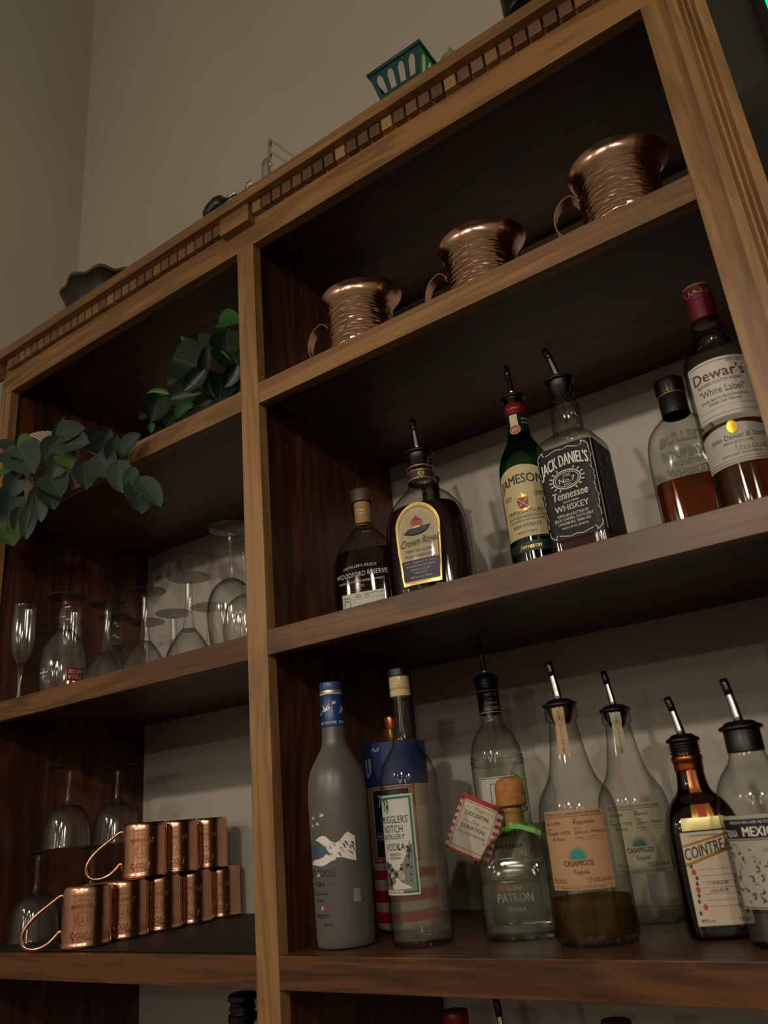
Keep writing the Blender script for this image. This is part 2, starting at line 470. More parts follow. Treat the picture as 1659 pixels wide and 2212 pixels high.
def pourer(parent, z, rn, lean=(-.2, 0.1), h=.052, bend=.010, tip=True, ribs=0.0):
    """rubber pour stopper with a bent steel spout"""
    pk = lobj('pour_stopper', chaikin([(rn * .55, z - .02), (rn * .95, z - .006), (rn * .98, z), (rn * 1.0, z), (rn * 1.22, z + .0005), (rn * 1.28, z + .002), (rn * 1.22, z + .0045), (rn * .95, z + .006), (rn * .8, z + .009), (.0052, z + .0095)], 1), BLACK, parent, 28)
    pk2 = []
    for i in range(9):
        t = i / 8; b = bend * t * t; pk2.append((lean[0] * .016 * t + lean[0] * b, lean[1] * .016 * t - lean[1] * b * .3 , z + .008 + h * t))
    tobj('spout', pk2, [.0052 - .0018 * i / 8 for i in range(9)], CHROME, pk, 12)
    if ribs:
        pr = []; nr = 4
        for i in range(nr): q = z - ribs + ribs * i / nr; pr += [(rn * 1.02, q), (rn * 1.13, q + ribs * .08), (rn * 1.13, q + ribs * .15), (rn * 1.02, q + ribs * .23)]
        lobj('stopper_ribs', pr + [(rn * 1.02, z)], BLACK, pk, 28, False, False)
    if tip:
        tobj('spout_tip', pk2[5:], [.0046, .0046, .0045, .0042], BLACK_GL, pk, 12)
    return pk

# ------------------------------------------------------------------ room
D = 0.3905                       # wall plane behind the shelves
struct('wall_back', -1.06, 0.80, D, D + .1, -Z0, 3.3, WALL)
struct('wall_beside', 0.80, 3.6, D, D + .1, -Z0, 3.3, WALL_DARK)
struct('wall_left', -1.16, -1.06, -7.5, D, -Z0, 3.3, WALL)
struct('wall_right', 3.6, 3.7, -7.5, D + .1, -Z0, 3.3, WALL)
struct('wall_front', -1.16, 3.7, -7.6, -7.5, -Z0, 3.3, WALL)
struct('floor', -1.16, 3.7, -7.6, D + .1, -Z0 - .1, -Z0, FLOOR_M)
struct('ceiling', -1.16, 3.7, -7.6, D + .1, 3.3, 3.4, CEIL_M)

# ------------------------------------------------------------------ lamps behind the camera
BRASS = plain('aged_brass', '#8a6a38', .35, metal=1., noise=.1)
k = N('dimming_dome_glass'); tr = k.n('BsdfTransparent'); tr.inputs[0].default_value = (.45, .42, .38, 1); gl = k.n('BsdfGlossy', i_Roughness=.1)
mx = k.n('MixShader'); mx.inputs[0].default_value = .06; k.l(tr.outputs[0], mx.inputs[1]); k.l(gl.outputs[0], mx.inputs[2]); DIM_DOME = k.done(mx.outputs[0])
BULB_G = thin_glass('bulb_glass', '#ffffff', '#dddddd', .03)
def bulb_light(name, parent, loc, r, watts, col=(1.0, .86, .70)):
    L = bpy.data.lights.new(name, 'POINT'); L.energy = watts; L.shadow_soft_size = r; L.color = col
    o = bpy.data.objects.new(name, L); COL.objects.link(o); o.parent = parent; o.location = loc
def pendant(key, x, y, z, where, power, shade=True):
    t = thing('pendant_lamp_%s_offscreen' % key, where, 'lamp', (x, y, z))
    lobj('bulb', chaikin([(.004, -.034), (.024, -.03), (.033, -.008), (.03, .014), (.016, .036), (.013, .05)], 2), BULB_G, t, 16)
    bulb_light('pendant_light_%s_offscreen' % key, t, (0, 0, 0), .030, PENDANT_W * power)
    lobj('socket', [(.015, .048), (.019, .05), (.019, .085), (.008, .1)], BRASS, t, 20)
    if shade: lobj('shade', chaikin([(.13, .002), (.12, .03), (.085, .075), (.035, .098), (.019, .1)], 2), DIM_DOME, t, 32, False, False)  # unseen dome added to dim the bulb's upward light
    tobj('cord', [(0, 0, .098), (0, 0, 3.3 - z)], .003, BLACK, t, 6)
    return t
pendant('left', -0.75, -1.75, 1.02, 'bar pendant under an added dimming dome hanging in front of the glassware bay', .45)
pendant('middle', 0.38, -1.75, 1.02, 'bar pendant under an added dimming dome hanging in front of the tequila bottles', 1.0)
pendant('right', 1.51, -1.75, 1.02, 'bar pendant under an added dimming dome hanging beyond the fluted post', .7)
for i, x in enumerate((.1, 2.2)):
    pendant(('far_left', 'far_right')[i], x, -5.2, 1.0, 'bare bulb pendant over the far tables, %s' % ('nearer the left wall', 'nearer the right wall')[i], .7, False)

RED_M = glow('red_neon_glow', '#ff1238', 5)
def string_lights(key, p0, p1, n, sag, label):
    t = thing('string_lights_%s_offscreen' % key, label, 'lights', p0)
    d = Vector(p1) - Vector(p0); pts = []
    for i in range(2 * n + 1):
        s = i / (2 * n); q = d * s; q.z -= sag * 4 * s * (1 - s); pts.append(q)
    tobj('wire', pts, .002, BLACK, t, 5)
    V, F = lathe([(.006, -.056), (.022, -.046), (.028, -.028), (.020, -.008), (.008, 0)], 8); bm = None
    for i in range(n):
        q = pts[2 * i + 1]
        if bm is None:
            o = make('bulb', V, F, BULB_G, t, True); bm = o.data
        else: o = share('bulb', bm, t)
        o.location = q
        bulb_light('string_light_%s_%s_offscreen' % (key, ('first', 'second', 'third', 'fourth')[i]), t, q - Vector((0, 0, .028)), .022, STRING_W, (1.0, .90, .77))
string_lights('near', (-1.0, -3.2, 1.55), (3.4, -3.0, 1.50), 4, .25, 'string of small warm bulbs swagged nearest the bar')
string_lights('far', (-1.0, -4.3, 1.30), (3.4, -4.0, 1.45), 4, .30, 'string of small warm bulbs swagged across the middle of the room')
ng = thing('red_neon_loop_offscreen', 'red neon loop sign hung on the far wall', 'sign', (0.3, -7.47, .2))
tobj('red_loop_tube_offscreen', [(.42 * math.sin(a), 0.02, .2 * math.cos(a)) for a in [2 * PI * i / 28 for i in range(28)]], .012, RED_M, ng, 8, True)
tobj('red_wave_tube_offscreen', [(-.25, .02, -.05), (-.1, .02, .06), (.05, .02, -.05), (.2, .02, .06)], .012, RED_M, ng, 8)
for x in (-.42, .42): tobj('bracket', [(x, -.03, 0), (x, .02, 0)], .006, BLACK, ng, 8)
sg = thing('red_neon_bar_offscreen', 'red neon bar sign hung over the far tables', 'sign', (1.9, -4.6, .75))
tobj('red_bar_tube_offscreen', [(-.3, 0, 0), (.3, 0, 0)], .012, RED_M, sg, 8)
tobj('cord', [(0, 0, .01), (0, 0, 2.55)], .002, BLACK, sg, 6)

# ------------------------------------------------------------------ cabinet
S1, S1B, S2, S2B, S3, S3B = .816, .7789, .4108, .3748, 0.0, -.0371
S4, S4B = -.411, -.448
XL, XR = -.6866, .724
CUT_M = None
def dentil_mat():
    k = N('walnut_dentil'); oi = k.n('ObjectInfo')
    r = k.ramp([(0, '#5d4432'), (.45, '#75583f'), (.8, '#86684a'), (.95, '#977853'), (1, '#ac8c5c')], oi.outputs['Random'])
    tc = k.n('TexCoord'); mp = k.n('Mapping'); mp.inputs['Scale'].default_value = (500, 500, 30); k.l(tc.outputs['Object'], mp.inputs['Vector'])
    nz = k.n('TexNoise', i_Scale=1., i_Detail=2.); k.l(mp.outputs[0], nz.inputs['Vector'])
    mx = k.n('MixRGB', blend_type='MULTIPLY', i_Fac=.5); g = k.ramp([(.3, (.55, .5, .45)), (.7, (1, 1, 1))], nz.outputs['Fac'])
    k.l(r.outputs[0], mx.inputs[1]); k.l(g.outputs[0], mx.inputs[2])
    p = k.n('BsdfPrincipled'); p.inputs['Roughness'].default_value = .45; k.l(mx.outputs[0], p.inputs['Base Color']); return k.done(p.outputs[0])
DENT = dentil_mat()
cab = thing('back_bar_cabinet', 'tall walnut back bar shelving with dentil cornice against the wall', 'shelving', (0, 0, 0))
def part(n, x0, x1, y0, y1, z0, z1, m, p=cab, bev=.0008): return box(n, x0, x1, y0, y1, z0, z1, m, p, bev)
FL = -Z0
part('stile', 0, .0381, 0, .019, FL, 1.0949, WAL_V)
part('stile', -.7247, XL, 0, .019, FL, 1.0949, WAL_V)
part('stile', XR, .796, 0, .019, FL, 1.0949, WAL_V)
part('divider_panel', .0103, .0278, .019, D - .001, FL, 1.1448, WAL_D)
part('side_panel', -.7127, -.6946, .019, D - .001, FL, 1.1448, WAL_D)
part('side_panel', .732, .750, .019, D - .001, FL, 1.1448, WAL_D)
part('header_rail', -.7247, .796, 0, .019, 1.0949, 1.1705, WAL_H)
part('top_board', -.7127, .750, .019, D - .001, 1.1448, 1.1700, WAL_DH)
for zt, zb in ((S1, S1B), (S2, S2B), (S3, S3B), (S4, S4B)):
    for xa, xb, na, nb in ((-.6946, .0103, XL, 0.0), (.0278, .732, .0381, XR)):
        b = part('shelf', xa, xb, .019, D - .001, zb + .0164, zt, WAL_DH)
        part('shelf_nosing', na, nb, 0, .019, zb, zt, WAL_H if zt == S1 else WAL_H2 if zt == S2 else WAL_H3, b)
# cornice cap with a dentil course and a block over the centre stile
bmc = boxm(-.748, .797, -.025, D - .001, 1.1705, 1.1967)
ed = [e for e in bmc.edges if all(abs(v.co.y + .025) < 1e-5 and v.co.z > 1.19 for v in e.verts)]
bmesh.ops.bevel(bmc, geom=ed, offset=.006, segments=3, affect='EDGES', profile=.5)
corn = bobj('cornice', bmc, WAL_H, cab)
part('centre_block', -.0237, .0445, -.017, 0, 1.1343, 1.1705, WAL_H, corn, .0006)
part('end_block', -.745, -.715, -.017, 0, 1.1343, 1.1705, WAL_H, corn, .0006)
part('end_block', .752, .797, -.0235, 0, 1.1343, 1.1705, WAL_H, corn, .0006)
dm = None
xs = [.0490 + .0231 * i for i in range(30)] + [-.0282 - .0231 * i - .019 for i in range(29)]
for x in xs:
    if x + .019 > .751 or x < -.714: continue
    if dm is None: o = box('dentil', -.0, .019, -.0105, .0005, 1.148, 1.1705, DENT, corn, .0005); dm = o.data
    else: o = share('dentil', dm, corn)
    o.location = (x, 0, 0)
# fluted pilaster on the right stile
def fluted():
    fl = [.7562]; prof = []
    y0 = -.022
    prof = [(.7562, 0), (.7562, y0)]
    for a, b in ((.7670, .7712), (.7738, .7776), (.7804, .7846)):
        prof.append((a, y0))
        for q in range(1, 6):
            t = q / 6; prof.append((a + (b - a) * t, y0 + .0042 * math.sin(PI * t)))
        prof.append((b, y0))
    prof += [(.796, y0), (.796, 0)]
    V = [(x, y, FL) for x, y in prof] + [(x, y, 1.1343) for x, y in prof]; n = len(prof)
    F = [(i, (i + 1) % n, (i + 1) % n + n, i + n) for i in range(n)] + [tuple(reversed(range(n))), tuple(range(n, 2 * n))]
    return make('fluted_pilaster', V, F, WAL_V, cab)
fluted()

# rubber bar mat on the lower left shelf
def mat_material():
    k = N('bar_mat_rubber'); tc = k.n('TexCoord'); v = k.n('TexVoronoi', i_Scale=260., i_Randomness=0.0); k.l(tc.outputs['Object'], v.inputs['Vector'])
    p = k.n('BsdfPrincipled'); p.inputs['Base Color'].default_value = lin('#12130f'); p.inputs['Roughness'].default_value = .6
    b = k.n('Bump', i_Strength=.8, i_Distance=.002); k.l(v.outputs['Distance'], b.inputs['Height']); k.l(b.outputs[0], p.inputs['Normal']); return k.done(p.outputs[0])
mo = box('bar_mat', -.684, -.002, .012, D - .004, Z0 + S3 + .0004, Z0 + S3 + .003, mat_material(), None, .001)
tag(mo, 'black rubber bar mat under the stacked copper mugs', 'mat')
ZM = S3 + .003

# green lit sign on the dark wall beyond the post
gs = thing('neon_sign', 'black framed glowing green sign on dark wall beside the cabinet', 'sign', (.8625, D, .55))
box('frame', 0, .60, -.035, -.001, 0, 1.5, BLACK_GL, gs, .004)
box('light_panel', .0185, .58, -.038, -.0352, .022, 1.478, glow('green_sign_glow', '#00ff6a', 2.2), gs)

# ------------------------------------------------------------------ bottles, third shelf (right bay)
K_, W_, G_, R_ = ink('#141312'), ink('#e8e6dc'), ink('#8d8b84'), ink('#b3262b')
def rnd(prof, it=2): return Body.round(chaikin(prof, it))

def bird(p, x, y, s, fl=1):
    """flying goose silhouette"""
    q = [(-1.0, -.5), (-.35, -.25), (-.55, .75), (-.2, .2), (.0, -.05), (.55, .7), (.35, -.1), (1.0, .05), (.45, -.3), (-.1, -.45)]
    c = (0, -.15)
    pts = [(x + fl * a * s, y + b * s) for a, b in q]
    # star-shaped about its middle: fan it
    V = [(x + fl * c[0] * s, y + c[1] * s)] + pts
    p.add(V, [(0, i + 1, (i + 1) % len(pts) + 1) for i in range(len(pts))])

# grey goose style frosted bottle
k = N('frosted_glass'); lw = k.n('LayerWeight', i_Blend=.4)
tr = k.n('BsdfTransparent'); tr.inputs[0].default_value = lin('#a9a8a2'); df = k.n('BsdfDiffuse'); df.inputs[0].default_value = lin('#807e78')
m1 = k.n('MixShader'); mm = k.n('Math', operation='MULTIPLY_ADD'); mm.inputs[1].default_value = .5; mm.inputs[2].default_value = .38; k.l(lw.outputs['Facing'], mm.inputs[0])
k.l(mm.outputs[0], m1.inputs[0]); k.l(tr.outputs[0], m1.inputs[1]); k.l(df.outputs[0], m1.inputs[2])
gl = k.n('BsdfGlossy', i_Roughness=.38); m2 = k.n('MixShader'); m2.inputs[0].default_value = .07; k.l(m1.outputs[0], m2.inputs[1]); k.l(gl.outputs[0], m2.inputs[2])
FROST = k.done(m2.outputs[0])
def grey_goose():
    t = thing('vodka_bottle', 'tall frosted vodka bottle with blue neck sleeve and flying geese', 'bottle', (.090, .072, S3), (0, 0, math.radians(4)))
    b = rnd([(.020, .0), (.034, .0), (.0365, .003), (.0375, .012), (.0385, .10), (.0398, .165), (.0398, .19), (.036, .213), (.025, .232), (.0165, .246), (.0158, .262), (.0152, .285), (.0150, .321)])
    vessel('glass', b, FROST, t, 56)
    f = b.mapper(.12)
    top = [(-.0135, .1275), (-.008, .1305), (.0, .1325), (.004, .131), (.010, .1255), (.016, .1225), (.022, .1245), (.028, .131), (.033, .1345), (.038, .1315), (.043, .1285)]
    bot = [(-.0135, .1270), (-.008, .1255), (.0, .1205), (.004, .1165), (.010, .1075), (.016, .1055), (.022, .1050), (.028, .1040), (.033, .1020), (.038, .1005), (.043, .0995)]
    art = Print()
    for i in range(10): art.add([bot[i], bot[i + 1], top[i + 1], top[i]], [(0, 1, 2, 3)])
    t2 = [(-.027, .1015), (-.018, .104), (-.010, .1045), (-.002, .1065), (.004, .1105), (.010, .1085), (.016, .1060)]; b2 = [(-.027, .0975), (-.018, .0975), (-.010, .0965), (-.002, .0965), (.004, .0985), (.010, .1015), (.016, .1030)]
    for i in range(6): art.add([b2[i], b2[i + 1], t2[i + 1], t2[i]], [(0, 1, 2, 3)])
    lab = art.wrap('printed_mountains', f, .0003, W_, t)
    p = Print(); lt_ = [(-.027, .1215), (-.018, .1225), (-.010, .1215), (-.002, .1175), (.004, .1135)]; lb_ = [(-.027, .1018), (-.018, .1042), (-.010, .1047), (-.002, .1067), (.004, .1107)]
    for i in range(4): p.add([lb_[i], lb_[i + 1], lt_[i + 1], lt_[i]], [(0, 1, 2, 3)])
    p.wrap('lake', f, .0002, plain('slate_print', '#4a5a78', .5), lab)
    p = Print(); rd = random.Random(4)
    for i in range(26):
        x = rd.uniform(.000, .04); y = rd.uniform(.110, .126); s = rd.uniform(.001, .0035); p.poly([(x, y), (x + s, y - s * .3), (x + s * 1.6, y - s * 2.2), (x + s * .5, y - s)])
    p.wrap('rock_marks', f, .00045, ink('#54555a'), lab)
    p = Print(); bird(p, -.016, .155, .0045); bird(p, .0, .1575, .005); bird(p, -.018, .1455, .004); bird(p, -.008, .1475, .0042, -1); bird(p, -.012, .086, .0045)
    p.wrap('geese', f, .0005, W_, lab)
    p = Print().text('GREY GOOSE', -.013, .0835, .0085, .055).text('VODKA', -.012, .0725, .006, .020)
    p.text('Distilled and bottled', -.012, .0625, .003, .028, shear=.2).text('IN FRANCE', -.012, .055, .003, .014)
    p.text('IMPORTED', -.010, .036, .0045, .026).text('750 ML', .0, .027, .0035).rect(.003, .0745, .012, .0748)
    p.wrap('lettering', f, .0004, ink('#22222c'), lab)
    Print().rect(-.0095, .0455, -.007, .0495).wrap('flag_white', f, .0004, W_, lab); Print().rect(-.007, .0455, -.001, .0495).wrap('flag_red', f, .0004, ink('#b0244a'), lab)
    Print().rect(.036, .052, .046, .067).wrap('barcode_panel', f, .0004, ink('#8a8983'), lab)
    nk = lobj('neck_sleeve', [(.0156, .270), (.0157, .2705), (.0154, .3165), (.0152, .3168)], plain('blue_sleeve', '#1d3f7d', .3, coat=.4, noise=.06), t, 40, False, False)
    g = Body.round([(.0157, .26), (.0154, .32)]).mapper(.29)
    p = Print(); bird(p, .0, .2955, .0085); bird(p, .0125, .303, .0048); bird(p, .026, .2945, .007); bird(p, .0225, .290, .0035); bird(p, -.012, .289, .005)
    p.text('GREY GOOSE  GREY GOOSE  GREY GOOSE', 0, .2745, .0035, .094); p.wrap('geese_print', g, .0004, W_, nk, .003)
    lobj('neck_ring', [(.0151, .3165), (.0158, .317), (.0158, .3205), (.0151, .321)], foil('#cfc9a6'), t, 40)
    lobj('white_ring', [(.0153, .3148), (.0157, .315), (.0157, .3163), (.0153, .3165)], W_, nk, 40)
    lobj('cap', chaikin([(.0142, .3205), (.0155, .321), (.0157, .331), (.015, .3325), (.006, .333)], 1), plain('blue_cap', '#33508f', .28, coat=.5, noise=.05), t, 40)
grey_goose()

def smugglers():
    t = thing('vodka_bottle', 'tall clear vodka bottle with green bordered landscape label', 'bottle', (.200, .083, S3), (0, 0, math.radians(2)))
    b = rnd([(.02, .0), (.033, .0), (.0375, .003), (.0385, .01), (.0385, .10), (.0380, .178), (.037, .197), (.031, .214), (.0205, .227), (.0155, .237), (.0142, .26), (.0135, .30), (.0135, .306), (.0165, .3075), (.0172, .312), (.0168, .3215), (.0165, .323)])
    vessel('glass', b, GLASS, t, 56)
    vessel('spirit', b.inset(.0022, .008, .158, .014), WATER, t, 48)
    lobj('cork', [(.0125, .296), (.0138, .297), (.0138, .322), (.0138, .3235)], plain('pale_cork', '#d3bd92', .7, noise=.12, nscale=300.), t, 28)
    lobj('cap', [(.0155, .3235), (.0160, .324), (.0160, .3325), (.0145, .334)], BLACK, t, 36)
    f = b.mapper(.11); u0, u1, v0, v1 = -.030, .0225, .058, .1725
    lab = grid_label('label', f, u0, u1, v0, v1, .0003, paper('#c9c9bf'), t, 22, 4)
    fr = Print(); fr.rect(u1 - .0045, v0 + .004, u1 - .0015, v1 - .002); fr.rect(u0, v1 - .005, u1 - .0015, v1 - .0022); fr.rect(.002, v0 + .0022, u1 - .0015, v0 + .005); fr.wrap('green_border', f, .0005, ink('#1f6a52'), lab)
    p = Print().text("SMUGGLERS'", -.0085, .1395, .0085, .049).text('NOTCH', -.0085, .1285, .0085, .032).text('DISTILLERY', -.0085, .121, .0055, .036)
    p.text('VODKA', -.0065, .108, .0082, .0305).text("VERMONT'S", -.0065, .1015, .0035, .017).text('MOUNTAIN SPIRIT.', -.0065, .098, .0025, .018).text('PROOF 80 - 40% ALC. BY VOL. - 750ML', -.010, .0602, .0019, .030)
    p.wrap('lettering', f, .0006, K_, lab)
    Print().disc(-.0165, .160, .0052, .0085).wrap('emblem', f, .0006, ink('#1d5a49'), lab); Print().line([(-.0175, .1665), (-.0145, .163), (-.0185, .159), (-.0155, .155), (-.0185, .152)], .0022).wrap('emblem_road', f, .0008, W_, lab)
    Print().rect(-.0245, .1655, -.0185, .1672).wrap('ink_bar', f, .0006, K_, lab)
    # monochrome landscape
    Print().poly([(-.029, .097), (-.018, .0935), (-.008, .086), (-.003, .085), (.004, .094), (.010, .105), (.0175, .116), (.0175, .0635), (-.029, .0635)]).wrap('landscape', f, .0005, ink('#77776f'), lab)
    d = Print(); rd = random.Random(3)
    for i in range(60):
        x = rd.uniform(-.028, .016); lim = .064 + (.03 if x < -.005 else .05) ; y = rd.uniform(.066, lim if x > 0 or x < -.012 else .082); s = rd.uniform(.0012, .0032)
        if abs(x + .006 - (y - .064) * -.2) < .006 and y < .078: continue
        d.poly([(x + s * math.cos(a) * rd.uniform(.6, 1.2), y + s * math.sin(a) * rd.uniform(.6, 1.2)) for a in [2 * PI * j / 7 for j in range(7)]])
    d.wrap('dark_trees', f, .0007, ink('#2b2b29'), lab)
    d = Print(); d.line([(.012, .095), (.013, .105), (.0145, .118)], .0009); d.line([(.0135, .106), (.0115, .113)], .0006); d.line([(.0135, .109), (.016, .114)], .0006); d.wrap('bare_tree', f, .0008, K_, lab)
    d = Print(); d.poly([(-.004, .084), (.001, .0855), (.006, .080), (.005, .075), (-.002, .0745)]); d.poly([(-.014, .0845), (-.009, .080), (-.013, .077), (-.018, .079)]); d.wrap('pale_boulders', f, .0008, ink('#a9a79c'), lab)
    Print().poly([(-.012, .064), (.0145, .0655), (.008, .069), (.0, .0725), (-.004, .077), (-.009, .077), (-.008, .072), (-.014, .0685)]).wrap('road', f, .0009, ink('#cfccbf'), lab)
smugglers()

def titos():
    t = thing('vodka_bottle', 'vodka bottle in striped patriotic sleeve behind the clear vodka bottle', 'bottle', (.100, .205, S3), (0, 0, math.radians(12)))
    b = rnd([(.03, .0), (.04, .0), (.043, .004), (.0435, .012), (.0435, .18), (.0435, .20), (.036, .222), (.020, .238), (.0145, .25), (.0138, .282)])
    vessel('glass', b, thin_glass('smoke_glass', '#9a978f', '#3a3936', .05), t, 44)
    slv = lobj('sleeve', chaikin([(.036, .001), (.0435, .003), (.0448, .012), (.0448, .012), (.0448, .120), (.0448, .20), (.0448, .20), (.0448, .203)], 1), paper('#b8ab8f'), t, 48, True, False)
    f = Body.round([(.0448, 0), (.0448, .25)]).mapper(.1)
    p = Print()
    for z0, z1 in ((.0125, .026), (.038, .053), (.067, .0785)): p.rect(-.14, z0, .14, z1)
    p.wrap('red_stripes', f, .0004, ink('#a32229'), slv, .005)
    fr = Print(); fr.frame(-.034, .088, .042, .192, .0025); fr.frame(-.0285, .0925, .0365, .1875, .0016); fr.wrap('red_frame', f, .0004, ink('#9a3b2a'), slv)
    nv = grid_label('navy_panel', f, -.024, .033, .096, .184, .0005, ink('#16233f'), slv, 24, 2)
    p = Print().text("Tito's", .004, .161, .017, .046, shear=.25).text('Handmade', .004, .1175, .0105, .050, shear=.2).text('VODKA', .004, .1075, .006, .024).text('AUSTIN, TEXAS', .004, .100, .0036, .032)
    for i in range(40):
        a = 2 * PI * i / 40; p.line([(.004 + .0125 * math.cos(a), .144 + .0125 * math.sin(a)), (.004 + .0155 * math.cos(a), .144 + .0155 * math.sin(a))], .0009)
    p.ring(.004, .144, .0112, .0112, .0008); p.wrap('lettering', f, .0008, ink('#b9b6a8'), slv)
    top = lobj('blue_collar', [(.0455, .190), (.0472, .191), (.0472, .250), (.0455, .251)], plain('blue_card', '#1c3568', .55, noise=.06), t, 48, False, False)
    g = Body.round([(.0472, 0), (.0472, .3)]).mapper(.2)
    Print().text('Pull', -.012, .2375, .006, .012, shear=.3).wrap('lettering', g, .0005, ink('#c9ccd4'), top)
    q = Print()
    for dx in (0, .004, .008): q.line([(-.036 + dx * .6, .229), (-.036 + dx * .6, .209), (-.030, .203 + dx * .4), (-.022 - dx * .5, .209), (-.022 - dx * .5, .229)], .0011)
    q.wrap('inline_letter', g, .0007, ink('#c9ccd4'), top)
    lobj('cap', chaikin([(.0135, .2705), (.0155, .271), (.0157, .289), (.0145, .291), (.004, .291)], 1), copper('copper_cap', False, '#c8744a', .25), t, 32)
    lobj('neck_sleeve', [(.0147, .252), (.0149, .253), (.0147, .2705), (.0145, .271)], plain('amber_neck_foil', '#6b4a22', .3, metal=.5, noise=.1), t, 32, False, False)
    # donation hang tag on a loop of string, turned to the room
    tg = bpy.data.objects.new('hang_tag', None); COL.objects.link(tg); tg.parent = t
    inv = Matrix.Rotation(-math.radians(12), 4, 'Z')
    tg.matrix_local = inv @ Matrix.Translation((.138, -.028, .123)) @ Matrix.Rotation(math.radians(30), 4, 'Z') @ Matrix.Rotation(math.radians(27), 4, 'Y')
    A, B = .031, .037
    fl = lambda u, v, o=0.0: Vector((u, -.0006 - o, v))
    tbm = boxm(-A, A, -.0006, .0006, -B, B, .0)
    card = bobj('card', tbm, paper('#cfc4ae'), tg)
    p = Print()
    for i in range(8): p.rect(A - .013, -B + .0093 * i, A, -B + .0093 * i + .0047)
    p.rect(-A, B - .006, A, B); p.rect(-A, -B, A, -B + .003)
    for i in range(8): p.rect(-A, -B + .0093 * i, -A + .006, -B + .0093 * i + .0047)
    p.wrap('stripes', fl, .0002, R_, tg, 0)
    Print().poly([(-.024, -.031), (.020, -.031), (.023, -.028), (.023, .028), (.020, .031), (-.024, .031), (-.027, .028), (-.027, -.028)]).wrap('panel', fl, .0004, paper('#d8cfba'), tg, 0)
    Print().frame(-.0255, -.0295, .0215, .0295, .0008).text('Your', -.002, .0205, .0055, .015, shear=.3).text('Our', -.002, .0035, .0055, .012, shear=.3).text('*', .017, -.020, .007).wrap('red_lettering', fl, .0006, R_, tg, 0)
    Print().text('DECISION.', -.002, .0125, .0052, .034, bold=.012).text('DONATION.', -.002, -.0045, .0052, .034, bold=.012).text('PICK A CAUSE, ENTER TO WIN.', -.002, -.0115, .003, .038).rect(-.02, .0225, -.011, .0229).rect(.008, .0225, .018, .0229).rect(-.02, .0055, -.011, .0059).rect(.008, .0055, .018, .0059).wrap('dark_lettering', fl, .0006, K_, tg, 0)
titos()

def ketel():
    t = thing('vodka_bottle', 'clear vodka bottle with black neck wrap and pour spout behind squat tequila bottle', 'bottle', (.238, .268, S3), (0, 0, math.radians(24)))
    b = rnd([(.02, .0), (.034, .0), (.0375, .004), (.038, .012), (.038, .12), (.0385, .20), (.0375, .222), (.031, .243), (.021, .257), (.0165, .263), (.0155, .268), (.0155, .31), (.0165, .311), (.0165, .328)])
    vessel('glass', b, GLASS, t, 48); vessel('spirit', b.inset(.002, .008, .07), WATER, t, 40)
    for z in (.2035, .2155): lobj('moulded_ring', chaikin([(.0375, z - .0012), (.0398, z), (.0375, z + .0012)], 1), GLASS, t, 48, False, False)
    f = b.mapper(.209); Print().text('NOLET DISTILLERY NOLET DISTILLERY', 0, .2065, .006, .16, extrude=.06, bevel=.03).wrap('moulded_lettering', f, .0004, GLASS, t, .003)
    nk = lobj('neck_wrap', [(.0160, .277), (.0166, .2775), (.0166, .316), (.0162, .3165)], plain('black_wrap', '#0d0d0e', .35, noise=.1), t, 36, False, False)
    g = Body.round([(.0166, 0), (.0166, .4)]).mapper(.3)
    Print().text('VISIT US', .004, .3025, .004, .018).text('IN', .004, .2965, .003).text('SCHIEDAM', .004, .2905, .0036, .02).text('HOLLAND', .004, .2825, .005, .023).rect(-.02, .3105, .028, .3111).rect(-.02, .2785, .028, .2791).wrap('lettering', g, .0004, ink('#cfc6a6'), nk, .003)
    f = b.mapper(.13); lab = grid_label('label', f, -.030, .030, .055, .187, .0004, paper('#c8c4ba'), t, 22, 3)
    Print().text('Ketel One', .0, .1205, .0165, .052, bold=.02).text('VODKA', .002, .108, .008, .027).text('FAMILY MADE', .0, .0925, .0052, .044).frame(-.0285, .0565, .0285, .1855, .0006).wrap('lettering', f, .0008, K_, lab)
    Print().rect(-.0285, .104, -.0155, .1415).wrap('red_initial_box', f, .0006, ink('#9c2226'), lab)
    Print().frame(-.013, .145, .013, .178, .001).poly([(-.008, .148), (.008, .148), (.006, .160), (.003, .163), (.004, .170), (0, .174), (-.004, .170), (-.003, .163), (-.006, .160)]).wrap('portrait', f, .0007, ink('#5b5953'), lab)
    pourer(t, .328, .0160, ribs=.011)
ketel()

